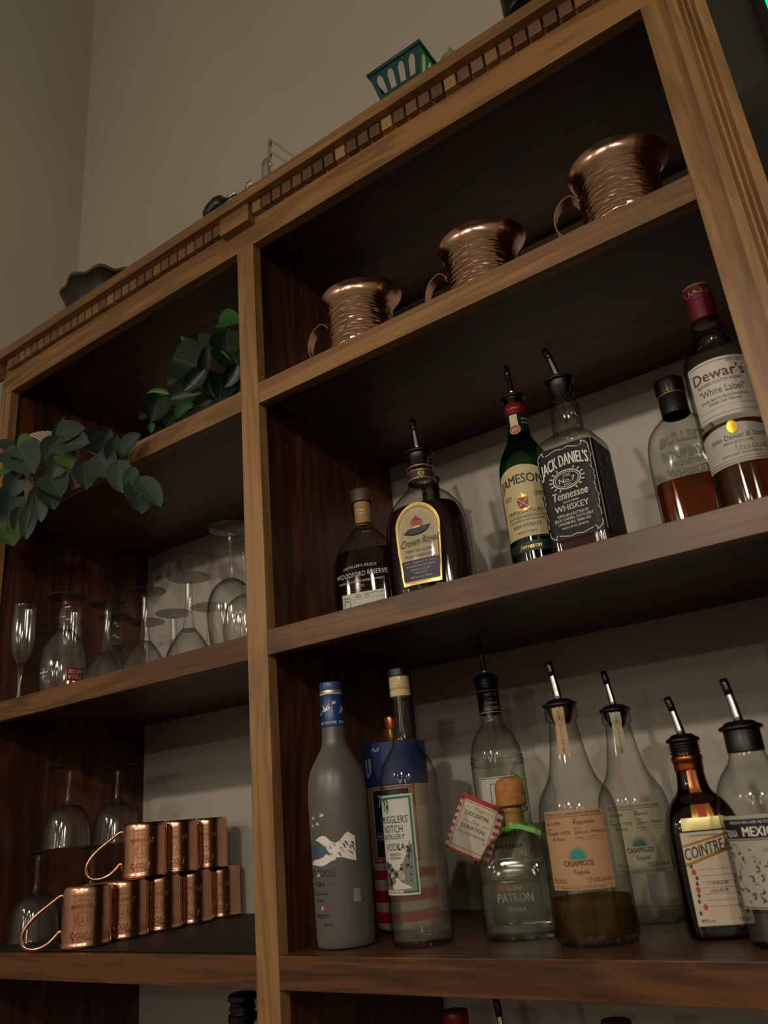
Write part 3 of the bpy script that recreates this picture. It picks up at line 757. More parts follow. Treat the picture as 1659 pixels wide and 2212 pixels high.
def patron():
    t = thing('tequila_bottle', 'squat square tequila bottle with cork ball stopper and green ribbon', 'bottle', (.312, .146, S3), (0, 0, math.radians(16)))
    S = chaikin([(.0, .034, .034, 3.2), (.0, .0450, .0450, 4.2), (.004, .0488, .0488, 4.4), (.012, .0505, .0505, 4.4), (.060, .0500, .0500, 4.4), (.084, .0475, .0475, 4.0), (.101, .039, .039, 3.2), (.112, .026, .026, 2.4), (.118, .0175, .0175, 2.0), (.122, .0145, .0145, 2.0), (.136, .0142, .0142, 2.0), (.138, .0142, .0142, 2.0), (.1395, .0195, .0195, 2.0), (.144, .0200, .0200, 2.0), (.1455, .0175, .0175, 2.0)], 2)
    b = Body(S); pg = thin_glass('pale_green_glass', '#eef2e8', '#66715f', .06)
    vessel('glass', b, pg, t, 72); vessel('spirit', b.inset(.003, .009, .060), WATER, t, 64)
    lobj('stopper_shank', [(.0105, .118), (.0115, .1185), (.0118, .1455), (.0118, .146)], plain('cork', '#b98a55', .75, noise=.2, nscale=260.), t, 28)
    lobj('cork_ball', chaikin([(.012, .1457), (.0185, .146), (.0195, .150), (.0195, .162), (.019, .172), (.0155, .1785), (.008, .1812), (.001, .1815)], 2), plain('cork_ball_cork', '#b0763c', .7, noise=.28, nscale=120., bump=.0006), t, 32)
    rb = plain('green_ribbon', '#4f9a1c', .35, noise=.1)
    ring = [(.0165 * math.sin(a), -.0165 * math.cos(a), .1215 + .002 * math.sin(a * 2)) for a in [2 * PI * i / 24 for i in range(25)]]
    V, F = [], []
    for i, (x, y, z) in enumerate(ring): V += [(x, y, z - .003), (x * 1.03, y * 1.03, z + .003)]
    F = [(2 * i, 2 * i + 2, 2 * i + 3, 2 * i + 1) for i in range(24)]
    rbn = make('neck_ribbon', V, F, rb, t, True)
    strip('ribbon_over_cork', [(.017, .002, .121), (.0185, .0, .132), (.0225, -.001, .143), (.0205, -.001, .152), (.0208, -.001, .163), (.017, -.001, .176), (.009, -.001, .1835)], (0, 1, .1), .012, .0006, rb, rbn)
    strip('ribbon_tail', [(.016, -.004, .121), (.026, -.012, .118), (.038, -.014, .108), (.046, -.012, .100)], (0, .7, .7), .008, .0006, rb, rbn)
    strip('ribbon_tail', [(-.004, -.0165, .1235), (.010, -.019, .1215), (.024, -.018, .1165), (.036, -.016, .111)], (0, .2, 1), .006, .0006, rb, rbn)
    f = b.mapper(.05)
    for nm, pp in (('moulded_frame', [(-.030, .020), (-.030, .040), (-.030, .057), (-.0245, .063), (-.012, .063), (0, .063), (.012, .063), (.0245, .063), (.030, .057), (.030, .040), (.030, .020)]),
                   ('moulded_panel_edge', [(-.026, .076), (-.0285, .079), (-.0285, .084), (-.024, .088), (-.01, .088), (.005, .088), (.02, .088)])):
        tobj(nm, [f(u, v, .0002) for u, v in pp], .0009, pg, t, 8)
    Print().text('PATRON', -.002, .0415, .0095, .042, bold=.01).text('SILVER', -.002, .054, .0042, .018).text('TEQUILA', -.002, .032, .004, .022).wrap('lettering', f, .0005, plain('etched_print', '#848a80', .3, spec=.8), t)
    Print().text('100% DE AGAVE', -.004, .0795, .0042, .040).wrap('moulded_lettering', f, .0006, pg, t)
patron()

def casamigos(kind, label, x, y, rot):
    t = thing('tequila_bottle', label, 'bottle', (x, y, S3), (0, 0, math.radians(rot)))
    b = rnd([(.02, .0), (.040, .0), (.0450, .004), (.0458, .012), (.0454, .06), (.0450, .118), (.0442, .136), (.0405, .151), (.0325, .163), (.0262, .174), (.0218, .192), (.0182, .216), (.0160, .234), (.0158, .2345), (.0190, .2365), (.0195, .240), (.0192, .2505), (.0185, .252)])
    vessel('glass', b, GLASS, t, 56)
    if kind == 'Reposado': vessel('spirit', b.inset(.0025, .008, .045), liquid('pale_amber_spirit', '#d8bd6a', clear=.75, body_glow=.10, body='#7a5c18'), t, 48)
    else: vessel('spirit', b.inset(.0025, .007, .020), WATER, t, 48)
    f = b.mapper(.09); pc = '#b58d67' if kind == 'Reposado' else '#aaa588'
    lab = grid_label('label', f, -.0365, .0365, .056, .136, .0004, paper(pc), t, 26, 4)
    dk = ink('#3a2f26'); p = Print()
    p.text('PRODUCTOS CASAMIGOS DE AGAVE', .0, .1312, .0028, .068); Print().rect(-.0365, .1295, .0365, .1299).wrap('rule_line', f, .0007, dk, lab); Print().rect(-.034, .0598, .034, .0601).wrap('rule_line', f, .0007, dk, lab)
    p.text('CLASE', .002, .1265, .0015).text(kind, .001, .1215, .0042, None, 'l').text('NOM', -.030, .1265, .0015).text('1613-MM', -.033, .1215, .0036, None, 'l')
    p.text('MARCA', -.030, .1165, .0015).text('Tequila 100%', -.0345, .1115, .0036, .031, 'l').text('de Azul', -.0265, .1055, .0036, None, 'l').text('HECHO', .004, .1165, .0015).text('Jalisco, Mexico', .001, .1115, .0036, .034, 'l').text('NUMERO', .006, .1065, .0017)
    p.text('CASAMIGOS', .0, .0795, .0058, .032, bold=.02).text('Tequila', .001, .0715, .0045, .017, shear=.2, bold=.01)
    Print().scribble(-.033, .065, .018, .006, .0004, 3 if kind == 'Blanco' else 5, 5).wrap('signature', f, .0007, dk, lab)
    Print().scribble(.006, .0655, .028, .006, .0004, 8, 9).wrap('signature', f, .0007, dk, lab)
    p.text('TEQUILA AZUL IMPORTED 750ML', .0, .0572, .0016, .05); p.wrap('lettering', f, .0007, dk, lab)
    Print().text('2 3 8 0 1 7', .022, .1065, .003, .018).rect(.006, .1048, .034, .1051).wrap('red_number', f, .0007, ink('#b04a42'), lab)
    ag = Print()
    for i in range(15):
        a = math.radians(6 + 168 * i / 14); L = .0125 * (.85 + .25 * math.sin(a)); c, s = math.cos(a), math.sin(a); w_ = .0006 if kind == 'Blanco' else .0010
        ag.poly([(-s * w_ * .3, .0865 + c * w_ * .3), (c * L * .55 - s * w_, .0865 + s * L * .55 + c * w_), (c * L, .0865 + s * L), (c * L * .55 + s * w_, .0865 + s * L * .55 - c * w_), (s * w_ * .3, .0865 - c * w_ * .3)])
    ag.wrap('agave_emblem', f, .0007, ink('#1f8f82' if kind == 'Reposado' else '#1d5f58'), lab)
    # paper strip running up the neck
    nb = Body.round([(r, z) for z, r, _, _ in b.s]); g = nb.mapper(.215)
    ns = grid_label('neck_strip', g, -.0065, .0065, .196, .2495, .0006, paper('#b3936c' if kind == 'Reposado' else '#b0aa90'), t, 5, 12)
    Print().text('PRODUCTOS CASA', .0017, .198, .0032, .048, 'l', rot=PI / 2).wrap('lettering', g, .0009, dk, ns, .003)
    pourer(t, .2515, .0165, (-.22, .05), .048)
casamigos('Reposado', 'clear tequila bottle with tan label, amber spirit and pour spout', .417, .098, 12)
casamigos('Blanco', 'clear nearly empty tequila bottle with pale label and pour spout against wall', .432, .252, 17)

def cointreau():
    t = thing('liqueur_bottle', 'square amber liqueur bottle with orange ribbon, cream label and pour spout', 'bottle', (.541, .139, S3), (0, 0, math.radians(20)))
    S = chaikin([(.0, .022, .022, 4), (.0, .034, .034, 5), (.003, .0365, .0365, 5.5), (.012, .037, .037, 6), (.10, .037, .037, 6), (.118, .0355, .0355, 5), (.133, .028, .028, 3.4), (.142, .0185, .0185, 2.4), (.152, .0158, .0158, 2.0), (.172, .0145, .0145, 2.0), (.175, .0145, .0145, 2.0), (.176, .0165, .0165, 2), (.180, .0168, .0168, 2), (.182, .0150, .0150, 2), (.196, .0148, .0148, 2)], 2)
    b = Body(S); vessel('glass', b, thin_glass('amber_glass', '#6b3412', '#1c0a03', .06), t, 72)
    vessel('liqueur', b.inset(.0025, .006, .040), liquid('dark_liqueur', '#4a2208'), t, 48)
    lobj('copper_collar', chaikin([(.0152, .164), (.0162, .1655), (.0160, .174), (.0172, .176), (.0174, .180), (.0160, .182)], 1), copper('copper_collar_foil', False, '#b3642f', .3), t, 36, False, False)
    f = b.mapper(.06)
    lab = grid_label('label', f, -.0275, .0275, .014, .103, .0004, paper('#cdbfa8'), t, 26, 4)
    p = Print().text('COINTREAU', .0, .0815, .0115, .053, bold=.012, slope=.22); p.text('MAISON FONDEE EN 1849', 0, .0985, .0018, .036).text("L'UNIQUE", 0, .052, .003, .02).text('LIQUEUR', 0, .045, .0028, .018)
    p.text('40% vol', -.017, .0175, .003).text('750ml', .018, .0175, .003)
    for q in range(7): p.rect(-.016, .0665 - q * .0058, .016, .0667 - q * .0058)
    p.wrap('lettering', f, .0009, ink('#332c26'), lab)
    q = Print().poly([(-.0272, .070), (.0272, .0865), (.0272, .0895), (-.0272, .0730)]).poly([(-.0272, .0885), (.0272, .100), (.0272, .1022), (-.0272, .0910)]); q.wrap('gold_bands', f, .0006, foil('#b98a3c'), lab)
    rd = random.Random(2); o1, o2 = Print(), Print()
    for i in range(9):
        for s in (-1, 1):
            x, y = s * rd.uniform(.0165, .023), .026 + .0055 * i; (o1 if i % 3 == 1 else o2).disc(x, y, .0022 if i % 3 == 1 else .0014, .003 if i % 3 == 1 else .0022, 9)
    o1.wrap('orange_fruit', f, .0008, ink('#b8402a'), lab); o2.wrap('dark_leaves', f, .0008, ink('#3b3630'), lab)
    grid_label('tax_seal', f, -.0245, .0215, .1045, .117, .0006, foil('#b9b07a'), t, 16, 2)
    g = Body([s_ for s_ in S]).mapper(.15)
    ns = grid_label('ribbon', g, -.0052, .0052, .117, .166, .0009, foil('#c98b4a'), t, 4, 22); grid_label('ribbon_stripe', g, -.002, .002, .117, .166, .0013, ink('#b83a1c'), ns, 2, 22)
    sl = Print().disc(0, .136, .011, .006); sl.wrap('wax_seal', g, .0020, plain('bronze_seal', '#3a2612', .35, metal=.6), t, .003)
    pourer(t, .196, .0148, (-.28, .1), .044, ribs=.013)
cointreau()

def espolon():
    t = thing('tequila_bottle', 'round shouldered clear tequila bottle with black banded engraving label', 'bottle', (.616, .083, S3), (0, 0, math.radians(6)))
    b = rnd([(.02, .0), (.036, .0), (.0395, .004), (.040, .012), (.040, .10), (.041, .118), (.0395, .138), (.031, .155), (.0205, .166), (.0172, .175), (.0168, .196)])
    vessel('glass', b, GLASS, t, 56); vessel('spirit', b.inset(.0025, .007, .03), WATER, t, 48)
    f = b.mapper(.08); lab = grid_label('label', f, -.040, .040, .035, .1175, .0004, paper('#a9a698'), t, 28, 3)
    Print().rect(-.04, .0965, .04, .114).frame(-.039, .036, .039, .0955, .0008).rect(.0085, .036, .0095, .0955).rect(-.001, .070, .009, .0706).wrap('black_band', f, .0006, K_, lab)
    Print().text('MEXICO', .0, .0985, .0085, .036, bold=.02).text('TEQUILA', -.031, .0985, .006, .014).text('BLANCO', .030, .0985, .006, .014).text('HECHO EN LOS ALTOS DE JALISCO', 0, .110, .0022, .06).wrap('white_lettering', f, .0009, W_, lab)
    rd = random.Random(9); p = Print()
    for i in range(46):
        x, y = rd.uniform(-.036, .006), rd.uniform(.039, .091); s = rd.uniform(.001, .004); a = rd.uniform(0, PI)
        p.line([(x, y), (x + s * math.cos(a), y + s * math.sin(a)), (x + s * 1.6 * math.cos(a + .7), y + s * 1.6 * math.sin(a + .7))], rd.uniform(.0006, .0018))
    for i in range(12): p.text('tequila cien por ciento agave', .0235, .090 - i * .0043, .0018, .025)
    p.wrap('engraving', f, .0007, ink('#2a2926'), lab)
    lobj('neck_wrap', [(.0178, .1765), (.0184, .177), (.0182, .1995), (.0178, .2)], plain('black_foil', '#101010', .4, noise=.1), t, 32, False, False)
    pourer(t, .198, .0175, (-.22, .05), .046)
espolon()

# ------------------------------------------------------------------ bottles, second shelf (right bay)
AMBER = liquid('whiskey', '#b8642a', clear=.6, body_glow=.14, body='#6a2c10')
AMBER_D = liquid('dark_whiskey', '#7a3018', clear=.6, body_glow=.12, body='#4a160a')
def woodford():
    t = thing('whiskey_bottle', 'oval flask bourbon bottle with wooden stopper beside the divider', 'bottle', (.118, .150, S2), (0, 0, math.radians(14)))
    S = chaikin([(.0, .038, .020, 2.4), (.0, .0495, .0285, 2.6), (.004, .0525, .031, 2.7), (.020, .0545, .0325, 2.7), (.085, .0560, .0335, 2.6), (.118, .0535, .0325, 2.4), (.140, .0425, .028, 2.2), (.156, .028, .022, 2.0), (.166, .0185, .0172, 2.0), (.174, .0162, .0162, 2.0), (.192, .0160, .0160, 2.0), (.194, .0175, .0175, 2), (.212, .0175, .0175, 2)], 2)
    b = Body(S); vessel('glass', b, GLASS, t, 64); vessel('whiskey', b.inset(.003, .008, .128), AMBER_D, t, 56)
    lobj('cork', [(.0115, .176), (.0135, .177), (.0138, .211), (.0138, .2115)], plain('stopper_cork', '#a98456', .7, noise=.2, nscale=300.), t, 28)
    lobj('stopper', chaikin([(.0165, .2122), (.0178, .213), (.0178, .232), (.0165, .2345), (.004, .235)], 1), plain('stopper_wood', '#4a3a2a', .5, noise=.2), t, 32)
    for z in (.1705, .1745): lobj('neck_wire', chaikin([(.0166, z - .001), (.0178, z), (.0166, z + .001)], 1), foil('#c08a55'), t, 32, False, False)
    f = b.mapper(.08); pr = ink('#cfcac0')
    Print().text('WOODFORD RESERVE', 0, .0815, .0078, .086).text("DISTILLER'S SELECT", 0, .0965, .0042, .056, arch=3.).text('KENTUCKY STRAIGHT BOURBON WHISKEY', 0, .0725, .0032, .074).rect(-.005, .0672, .005, .0676).rect(-.006, .0650, .006, .0654).wrap('lettering', f, .0005, pr, t)
    Print().ring(0, .122, .0085, .0085, .0009).text('W', 0, .1195, .0065, extrude=.05, bevel=.03).wrap('moulded_seal', b.mapper(.122), .0006, GLASS, t)
    lab = grid_label('label', f, -.034, .036, .034, .0565, .0005, paper('#c9c5b8'), t, 24, 2)
    Print().text('750mL', -.026, .0485, .0036).text('BATCH', -.006, .0525, .0016).text('10203', -.006, .0485, .003).text('BOTTLE', .008, .0525, .0016).text('6071', .008, .0485, .0032).text('CHRISTOPHER L. MORRIS', .024, .052, .0018, .02).ring(-.025, .040, .006, .006, .0008).rect(-.033, .0462, .035, .0464).wrap('lettering', f, .0009, ink('#4a4640'), lab)
woodford()

def crown():
    t = thing('whiskey_bottle', 'diamond cut oval whisky bottle with arched gold label and pour spout', 'bottle', (.257, .108, S2), (0, 0, math.radians(10)))
    S = chaikin([(.0, .045, .030, 2.6), (.0, .0555, .0385, 2.8), (.004, .0585, .041, 2.8), (.02, .0605, .0425, 2.8), (.08, .0615, .043, 2.7), (.118, .0605, .0425, 2.6), (.146, .0545, .0385, 2.4), (.165, .041, .031, 2.2), (.177, .0255, .0225, 2.0), (.186, .0205, .0195, 2.0), (.196, .0198, .0195, 2.0)], 3) + [(.198, .0195, .0195, 2), (.216, .0185, .0185, 2), (.236, .0178, .0178, 2)]
    # resample densely so the cut diamond grooves are real relief
    base = Body(S); zs = [i * .236 / 130 for i in range(131)]; D2 = Body([(z,) + tuple(base.at(z)) for z in zs])
    def grooves(a, z):
        if z < .006 or z > .178: return 0
        s = a * 7 / PI * 1.15; q = (z / .0235)
        d = min(abs(((s + q) % 1.0) - .5), abs(((s - q) % 1.0) - .5)); inl = abs(((a + PI) % (2 * PI)) - PI) < .85 and .028 < z < .152
        return 0 if inl else -.0028 * max(0, 1 - (.5 - d) / .12) if (.5 - d) < .12 else 0
    vessel('glass', D2, GLASS, t, 168, grooves, 80); vessel('whisky', base.inset(.0045, .008, .150), AMBER_D, t, 56)
    f = base.mapper(.08)
    arch = lambda hw, v0, v1: [(-hw * .82, v0)] + [(-hw + hw * .18 * (1 - i / 6) , v0 + (v1 - hw - v0) * i / 6) for i in range(1, 7)] + [(hw * math.cos(PI - PI * i / 18), v1 - hw + hw * math.sin(PI * i / 18)) for i in range(1, 18)] + [(hw - hw * .18 * (i / 6), v1 - hw - (v1 - hw - v0) * i / 6) for i in range(0, 6)] + [(hw * .82, v0)]
    lab = Print().poly(arch(.0345, .027, .148)).wrap('label', f, .0010, foil('#c9b063'), t)
    Print().poly(arch(.0305, .0315, .1435)).wrap('label_face', f, .0013, paper('#b8a888'), lab)
    Print().poly([(-.0262, .033), (.0262, .033), (.0275, .062), (-.0275, .062)]).wrap('purple_panel', f, .0016, ink('#2a2047'), lab)
    w = Print(); w.text('A PRODUCT OF', 0, .0565, .0026, .022, bold=.01).text('THE CROWN ROYAL DISTILLING CO.', 0, .0518, .0024, .044, bold=.01).text('CRAFTED AS A GIFT', 0, .0465, .0026, .03, bold=.01).text('FOR ROYALTY', 0, .0418, .0026, .020, bold=.01).text('40% alc./vol. 750mL', 0, .0358, .003, .032, bold=.01).rect(-.024, .0575, -.014, .0579).rect(.014, .0575, .024, .0579); w.wrap('panel_lettering', f, .0019, ink('#d8d2c2'), lab)
    Print().text('Crown Royal', 0, .0835, .0105, .056, shear=.3, slope=.06).text('FINE DE LUXE', 0, .0735, .0038, .038).text('Blended Canadian Whisky', 0, .0665, .0036, .044, shear=.25).wrap('lettering', f, .0017, ink('#33281f'), lab)
    Print().add([(-.021, .102), (-.012, .1075), (.0, .1085), (.012, .1090), (.021, .1105), (.014, .1025), (.004, .099), (-.008, .0985)], [(0, 1, 7), (1, 2, 6, 7), (2, 3, 5, 6), (3, 4, 5)]).wrap('cushion', f, .0017, ink('#241733'), lab)
    c = Print()
    for x in (-.007, -.0035, 0, .0035, .007): c.line([(x * .6, .110), (x * 1.15, .1155), (x * .95, .120), (0, .1235)], .0016)
    c.disc(0, .1252, .0014); c.wrap('crown_emblem', f, .0018, ink('#a8201f'), lab); Print().rect(-.0055, .108, .0055, .1105).wrap('crown_base', f, .0019, foil('#c9b063'), lab)
    lv = Print(); rd = random.Random(1)
    for i in range(26):
        a = PI * i / 25; x, y = .0285 * math.cos(a), .1125 + .0285 * math.sin(a); lv.disc(x, y, .0016, .0016, 6)
    lv.wrap('gold_leaf_border', f, .0016, foil('#d8c06a'), lab)
    nb = lobj('neck_band', [(.0206, .1925), (.0212, .193), (.0206, .2055), (.0200, .206)], plain('purple_band', '#3a2338', .35, noise=.05), t, 40, False, False)
    for z, r in ((.1925, .0212), (.2055, .0206), (.213, .0202)): lobj('gold_ring', chaikin([(r - .0008, z - .0014), (r + .0008, z), (r - .0008, z + .0014)], 1), foil('#c9b063'), nb, 36, False, False)
    Print().ring(.008, .1992, .0042, .0055, .0008).text('CR', .008, .197, .004).wrap('monogram', Body.round([(.0209, 0), (.0209, .3)]).mapper(.2), .0008, foil('#d8c06a'), nb, .003)
    pourer(t, .2362, .0178, (-.15, 0), .054)
crown()

def hidden_bottle():
    t = thing('liquor_bottle', 'dark liquor bottle with black pour spout hidden behind the crown label bottle', 'bottle', (.188, .258, S2))
    b = rnd([(.02, .0), (.032, .0), (.035, .004), (.0355, .12), (.034, .165), (.022, .195), (.0148, .21), (.0142, .262)])
    vessel('glass', b, thin_glass('dark_bottle_glass', '#1a140c', '#050403', .05), t, 36)
    lobj('neck_wrap', [(.0148, .222), (.0154, .2225), (.0152, .258), (.0146, .2585)], BLACK_GL, t, 30, False, False)
    pourer(t, .262, .0146, (-.35, 0), .05)
hidden_bottle()

def jameson():
    t = thing('whiskey_bottle', 'green Irish whiskey bottle with cream label and red neck foil', 'bottle', (.409, .135, S2), (0, 0, math.radians(6)))
    b = rnd([(.02, .0), (.033, .0), (.0365, .004), (.037, .012), (.037, .14), (.0368, .165), (.0335, .186), (.024, .205), (.0168, .218), (.0155, .230), (.0142, .262), (.0138, .282)])
    vessel('glass', b, thin_glass('green_glass', '#2f8f45', '#0a3a18', .06), t, 48); vessel('whiskey', b.inset(.0025, .007, .06), liquid('green_seen_whiskey', '#3c5a10'), t, 40)
    f = b.mapper(.1); lab = grid_label('label', f, -.036, .036, .062, .1555, .0004, paper('#bfb488'), t, 28, 3, lambda u, v: (u, v + (.010 * (1 - (u / .036) ** 2) if v > .15 else 0)))
    Print().text('JAMESON', 0, .1385, .0135, .064, arch=4., bold=.012).text('ESTD', -.022, .119, .0042).text('1780', .022, .119, .0045).rect(-.0265, .1175, -.0175, .1179).rect(.0175, .1175, .0265, .1179).text('TRIPLE DISTILLED', 0, .0955, .0048, .050).text('SMOOTH IRISH WHISKEY MADE THE', 0, .0885, .0032, .052).text('JOHN JAMESON WAY SINCE 1780', 0, .0838, .003, .05).text('IRISH WHISKEY', 0, .0755, .005, .040).text('PRODUCT OF IRELAND', 0, .0675, .0026, .026).rect(-.034, .0932, .034, .0934).wrap('lettering', f, .0008, ink('#23221c'), lab)
    Print().poly([(-.008, .1165), (.008, .1165), (.0065, .1035), (0, .1), (-.0065, .1035)]).wrap('shield', f, .0008, ink('#8f2a26'), lab)
    Print().line([(-.007, .116), (.006, .104)], .0012).line([(.007, .116), (-.006, .104)], .0012).wrap('shield_cross', f, .0010, ink('#cdbf8f'), lab)
    Print().poly([(-.005, .1175), (.005, .1175), (.007, .122), (.003, .1205), (0, .1255), (-.003, .1205), (-.007, .122)]).poly([(-.0105, .1005), (-.004, .0985), (.004, .0985), (.0105, .1015), (.0095, .104), (.004, .1015), (-.004, .1015), (-.0095, .1035)]).wrap('gold_crest', f, .0009, foil('#b99a4d'), lab)
    band = grid_label('lower_label', f, -.042, .042, .042, .0555, .0005, ink('#0d2418'), t, 28, 1); Print().text('Jameson', 0, .046, .0062, .030, shear=.35).wrap('signature', f, .0009, foil('#bfa75a'), band)
    lobj('neck_sleeve', [(.0160, .224), (.0164, .2245), (.0150, .254), (.0146, .2545)], plain('dark_green_sleeve', '#0c2016', .35, noise=.05), t, 36, False, False)
    lobj('red_foil', [(.0150, .254), (.0156, .2545), (.0152, .2715), (.0148, .272)], plain('red_neck_foil', '#7a1524', .35, metal=.3, noise=.05), t, 36, False, False)
    g = Body.round([(.0166, .2), (.0148, .27)]).mapper(.24)
    ns = grid_label('neck_strip', g, -.0055, .0055, .2295, .2515, .0012, paper('#c4b98f'), t, 5, 4)
    sl = Print().disc(.0005, .2275, .0075); o = sl.wrap('round_seal', g, .0016, ink('#9c4a33'), ns, .003); Print().ring(.0005, .2275, .0068, .0068, .0006).text('JJ&S', .0005, .2258, .0036, .009).wrap('lettering', g, .0020, ink('#d8c9a0'), ns, .003)
    Print().text('The Jameson', .0, .2605, .0042, .022, shear=.35).wrap('foil_script', g, .0014, foil('#c9b063'), t, .003)
    Print().text('SINE METU', .017, .242, .0034, .014).text('COURAGE', .017, .236, .003, .014).wrap('sleeve_print', g, .0014, ink('#a9b59f'), t, .003)
    pourer(t, .282, .0142, (-.1, 0), .050)
jameson()

def jack():
    t = thing('whiskey_bottle', 'square shouldered whiskey bottle with black Tennessee label and pour spout', 'bottle', (.497, .084, S2), (0, 0, math.radians(-2)))
    S = chaikin([(.0, .028, .028, 5), (.0, .0345, .0345, 7), (.003, .0372, .0372, 8), (.010, .038, .038, 9), (.12, .038, .038, 9), (.150, .0378, .0378, 9), (.158, .0372, .0372, 8)], 2) + chaikin([(.160, .0352, .0352, 7), (.168, .028, .028, 4.5), (.173, .0205, .0205, 3), (.178, .0188, .0188, 2.2), (.195, .0198, .0198, 2), (.214, .0185, .0185, 2), (.228, .0148, .0148, 2), (.232, .0142, .0142, 2)], 2) + [(.2325, .0165, .0165, 2), (.240, .0168, .0168, 2), (.252, .0160, .0160, 2)]
    b = Body(S); vessel('glass', b, GLASS, t, 88); vessel('whiskey', b.inset(.003, .008, .030), AMBER, t, 64)
    for i in range(8):
        a = PI / 4 * i + PI / 8; tobj('neck_flute', [(r * math.sin(a), -r * math.cos(a), z) for r, z in ((.0186, .182), (.0197, .196), (.0186, .213), (.0155, .226))], .0009, GLASS, t, 6)
    f = b.mapper(.09); bl = plain('black_label', '#0b0b0c', .45, spec=.25, noise=.1)
    lab = grid_label('label', f, -.0375, .037, .026, .147, .0005, bl, t, 40, 3); side = grid_label('side_label', f, .0385, .108, .026, .147, .0005, bl, t, 30, 2)
    grid_label('side_label', f, -.060, -.0378, .026, .147, .0005, bl, t, 10, 2)
    p = Print().text("JACK DANIEL'S", 0, .1195, .0155, .062, arch=7., bold=.012, slope=.05)
    p.ring(0, .101, .0185, .0125, .0012).ring(0, .101, .0155, .0098, .0007).text('Old', 0, .1045, .0042, bold=.01).text('No.7', 0, .0968, .0068, .021, bold=.015).text('BRAND', 0, .0935, .0021)
    for s in (-1, 1):
        for i in range(7): a = math.radians(-60 + 20 * i); p.line([(s * .0195 * math.cos(a), .101 + .0138 * math.sin(a)), (s * .0235 * math.cos(a), .101 + .0165 * math.sin(a))], .0013)
    p.text('Tennessee', 0, .0765, .0105, .046, bold=.012, shear=.12).text('SOUR MASH', 0, .0712, .0026, .020).text('WHISKEY', 0, .0615, .0078, .044, bold=.012)
    p.text('DISTILLED & BOTTLED BY', 0, .0545, .0032, .040).text('JACK DANIEL DISTILLERY', 0, .0492, .0036, .050, bold=.008).text('LYNCHBURG, TENN USA', 0, .0443, .0032, .042).text('40% ALC. BY VOL. (80 PROOF)', 0, .0392, .0024, .034)
    def swirl(sx, sy, oy): return [(sx * (.033 - .010 * i / 10 + .002 * math.sin(i * .9)), oy + sy * (.0085 * math.sin(i / 10 * PI) + .0006 * i)) for i in range(11)]
    for sx in (-1, 1):
        p.line(swirl(sx, 1, .133), .0007); p.line(swirl(sx, -1, .040), .0007)
        for i in range(12): y = .045 + .0075 * i; p.line([(sx * .0335, y), (sx * (.0335 - .0018 * math.sin(i * 1.7)), y + .0035), (sx * .0335, y + .0065)], .0006)
    p.line([(-.022, .1385), (-.008, .143), (0, .1412), (.008, .143), (.022, .1385)], .0007).line([(-.022, .0325), (-.008, .029), (0, .0305), (.008, .029), (.022, .0325)], .0007); p.wrap('lettering', f, .0009, W_, lab)
    p = Print()
    p.text('JACK DANIEL DISTILLERY TENNESSEE WHISKEY', .0475, .032, .0024, .108, 'l', rot=PI / 2).rect(.0435, .028, .0438, .145).rect(.0505, .028, .0508, .145)
    p.wrap('side_lettering', f, .0009, G_, side)
    p = Print()
    for i in range(13): p.text('charcoal mellowed drop by drop through', .078, .105 - i * .0055, .0022, .044)
    p.disc(.078, .128, .006, .009); p.wrap('side_print', f, .0009, ink('#3d3d3b'), side)
    pourer(t, .2522, .0158, (-.45, 0), .050)
jack()

def bulleit():
    t = thing('whiskey_bottle', 'moulded glass bourbon flask with raised lettering and black cap', 'bottle', (.621, .136, S2), (0, 0, math.radians(10)))
    S = chaikin([(.0, .034, .020, 2.6), (.0, .0425, .0265, 3), (.004, .0448, .0285, 3.2), (.02, .0458, .0292, 3.2), (.09, .0458, .0292, 3.2), (.125, .0452, .029, 3.0), (.150, .0405, .0265, 2.6), (.166, .0285, .022, 2.2), (.173, .0180, .0172, 2.0), (.178, .0162, .0162, 2.0), (.205, .0160, .0160, 2.0)], 2)
    b = Body(S); vessel('glass', b, GLASS, t, 72); vessel('whiskey', b.inset(.003, .008, .085), liquid('bourbon', '#c98038', clear=.55, body_glow=.14, body='#7a3a10'), t, 56)
    f = b.mapper(.11)
    p = Print().text('BULLEIT', 0, .130, .0125, .056, arch=6., extrude=.06, bevel=.035).text('BOURBON', 0, .108, .011, .056, extrude=.06, bevel=.035).text('FRONTIER', 0, .098, .0062, .040, extrude=.06, bevel=.035).text('WHISKEY', 0, .084, .0085, .052, arch=-6., extrude=.06, bevel=.035)
    p.wrap('moulded_lettering', f, .0006, thin_glass('raised_glass', '#f0f2ee', '#9a9c97', .16, bright_haze=.02), t, .003)
    sk = lobj('neck_sleeve', [(.0164, .176), (.0172, .1765), (.0170, .2015), (.0166, .202)], plain('black_ribbed_sleeve', '#141312', .4, noise=.2, nscale=400., bump=.0008), t, 36, False, False)
    lobj('gold_ring', chaikin([(.0168, .2025), (.0178, .204), (.0168, .2055)], 1), foil('#9a7a45'), sk, 36, False, False)
    lobj('cap', chaikin([(.0168, .2052), (.0182, .206), (.0184, .224), (.0170, .2265), (.004, .227)], 1), BLACK_GL, t, 40)
bulleit()

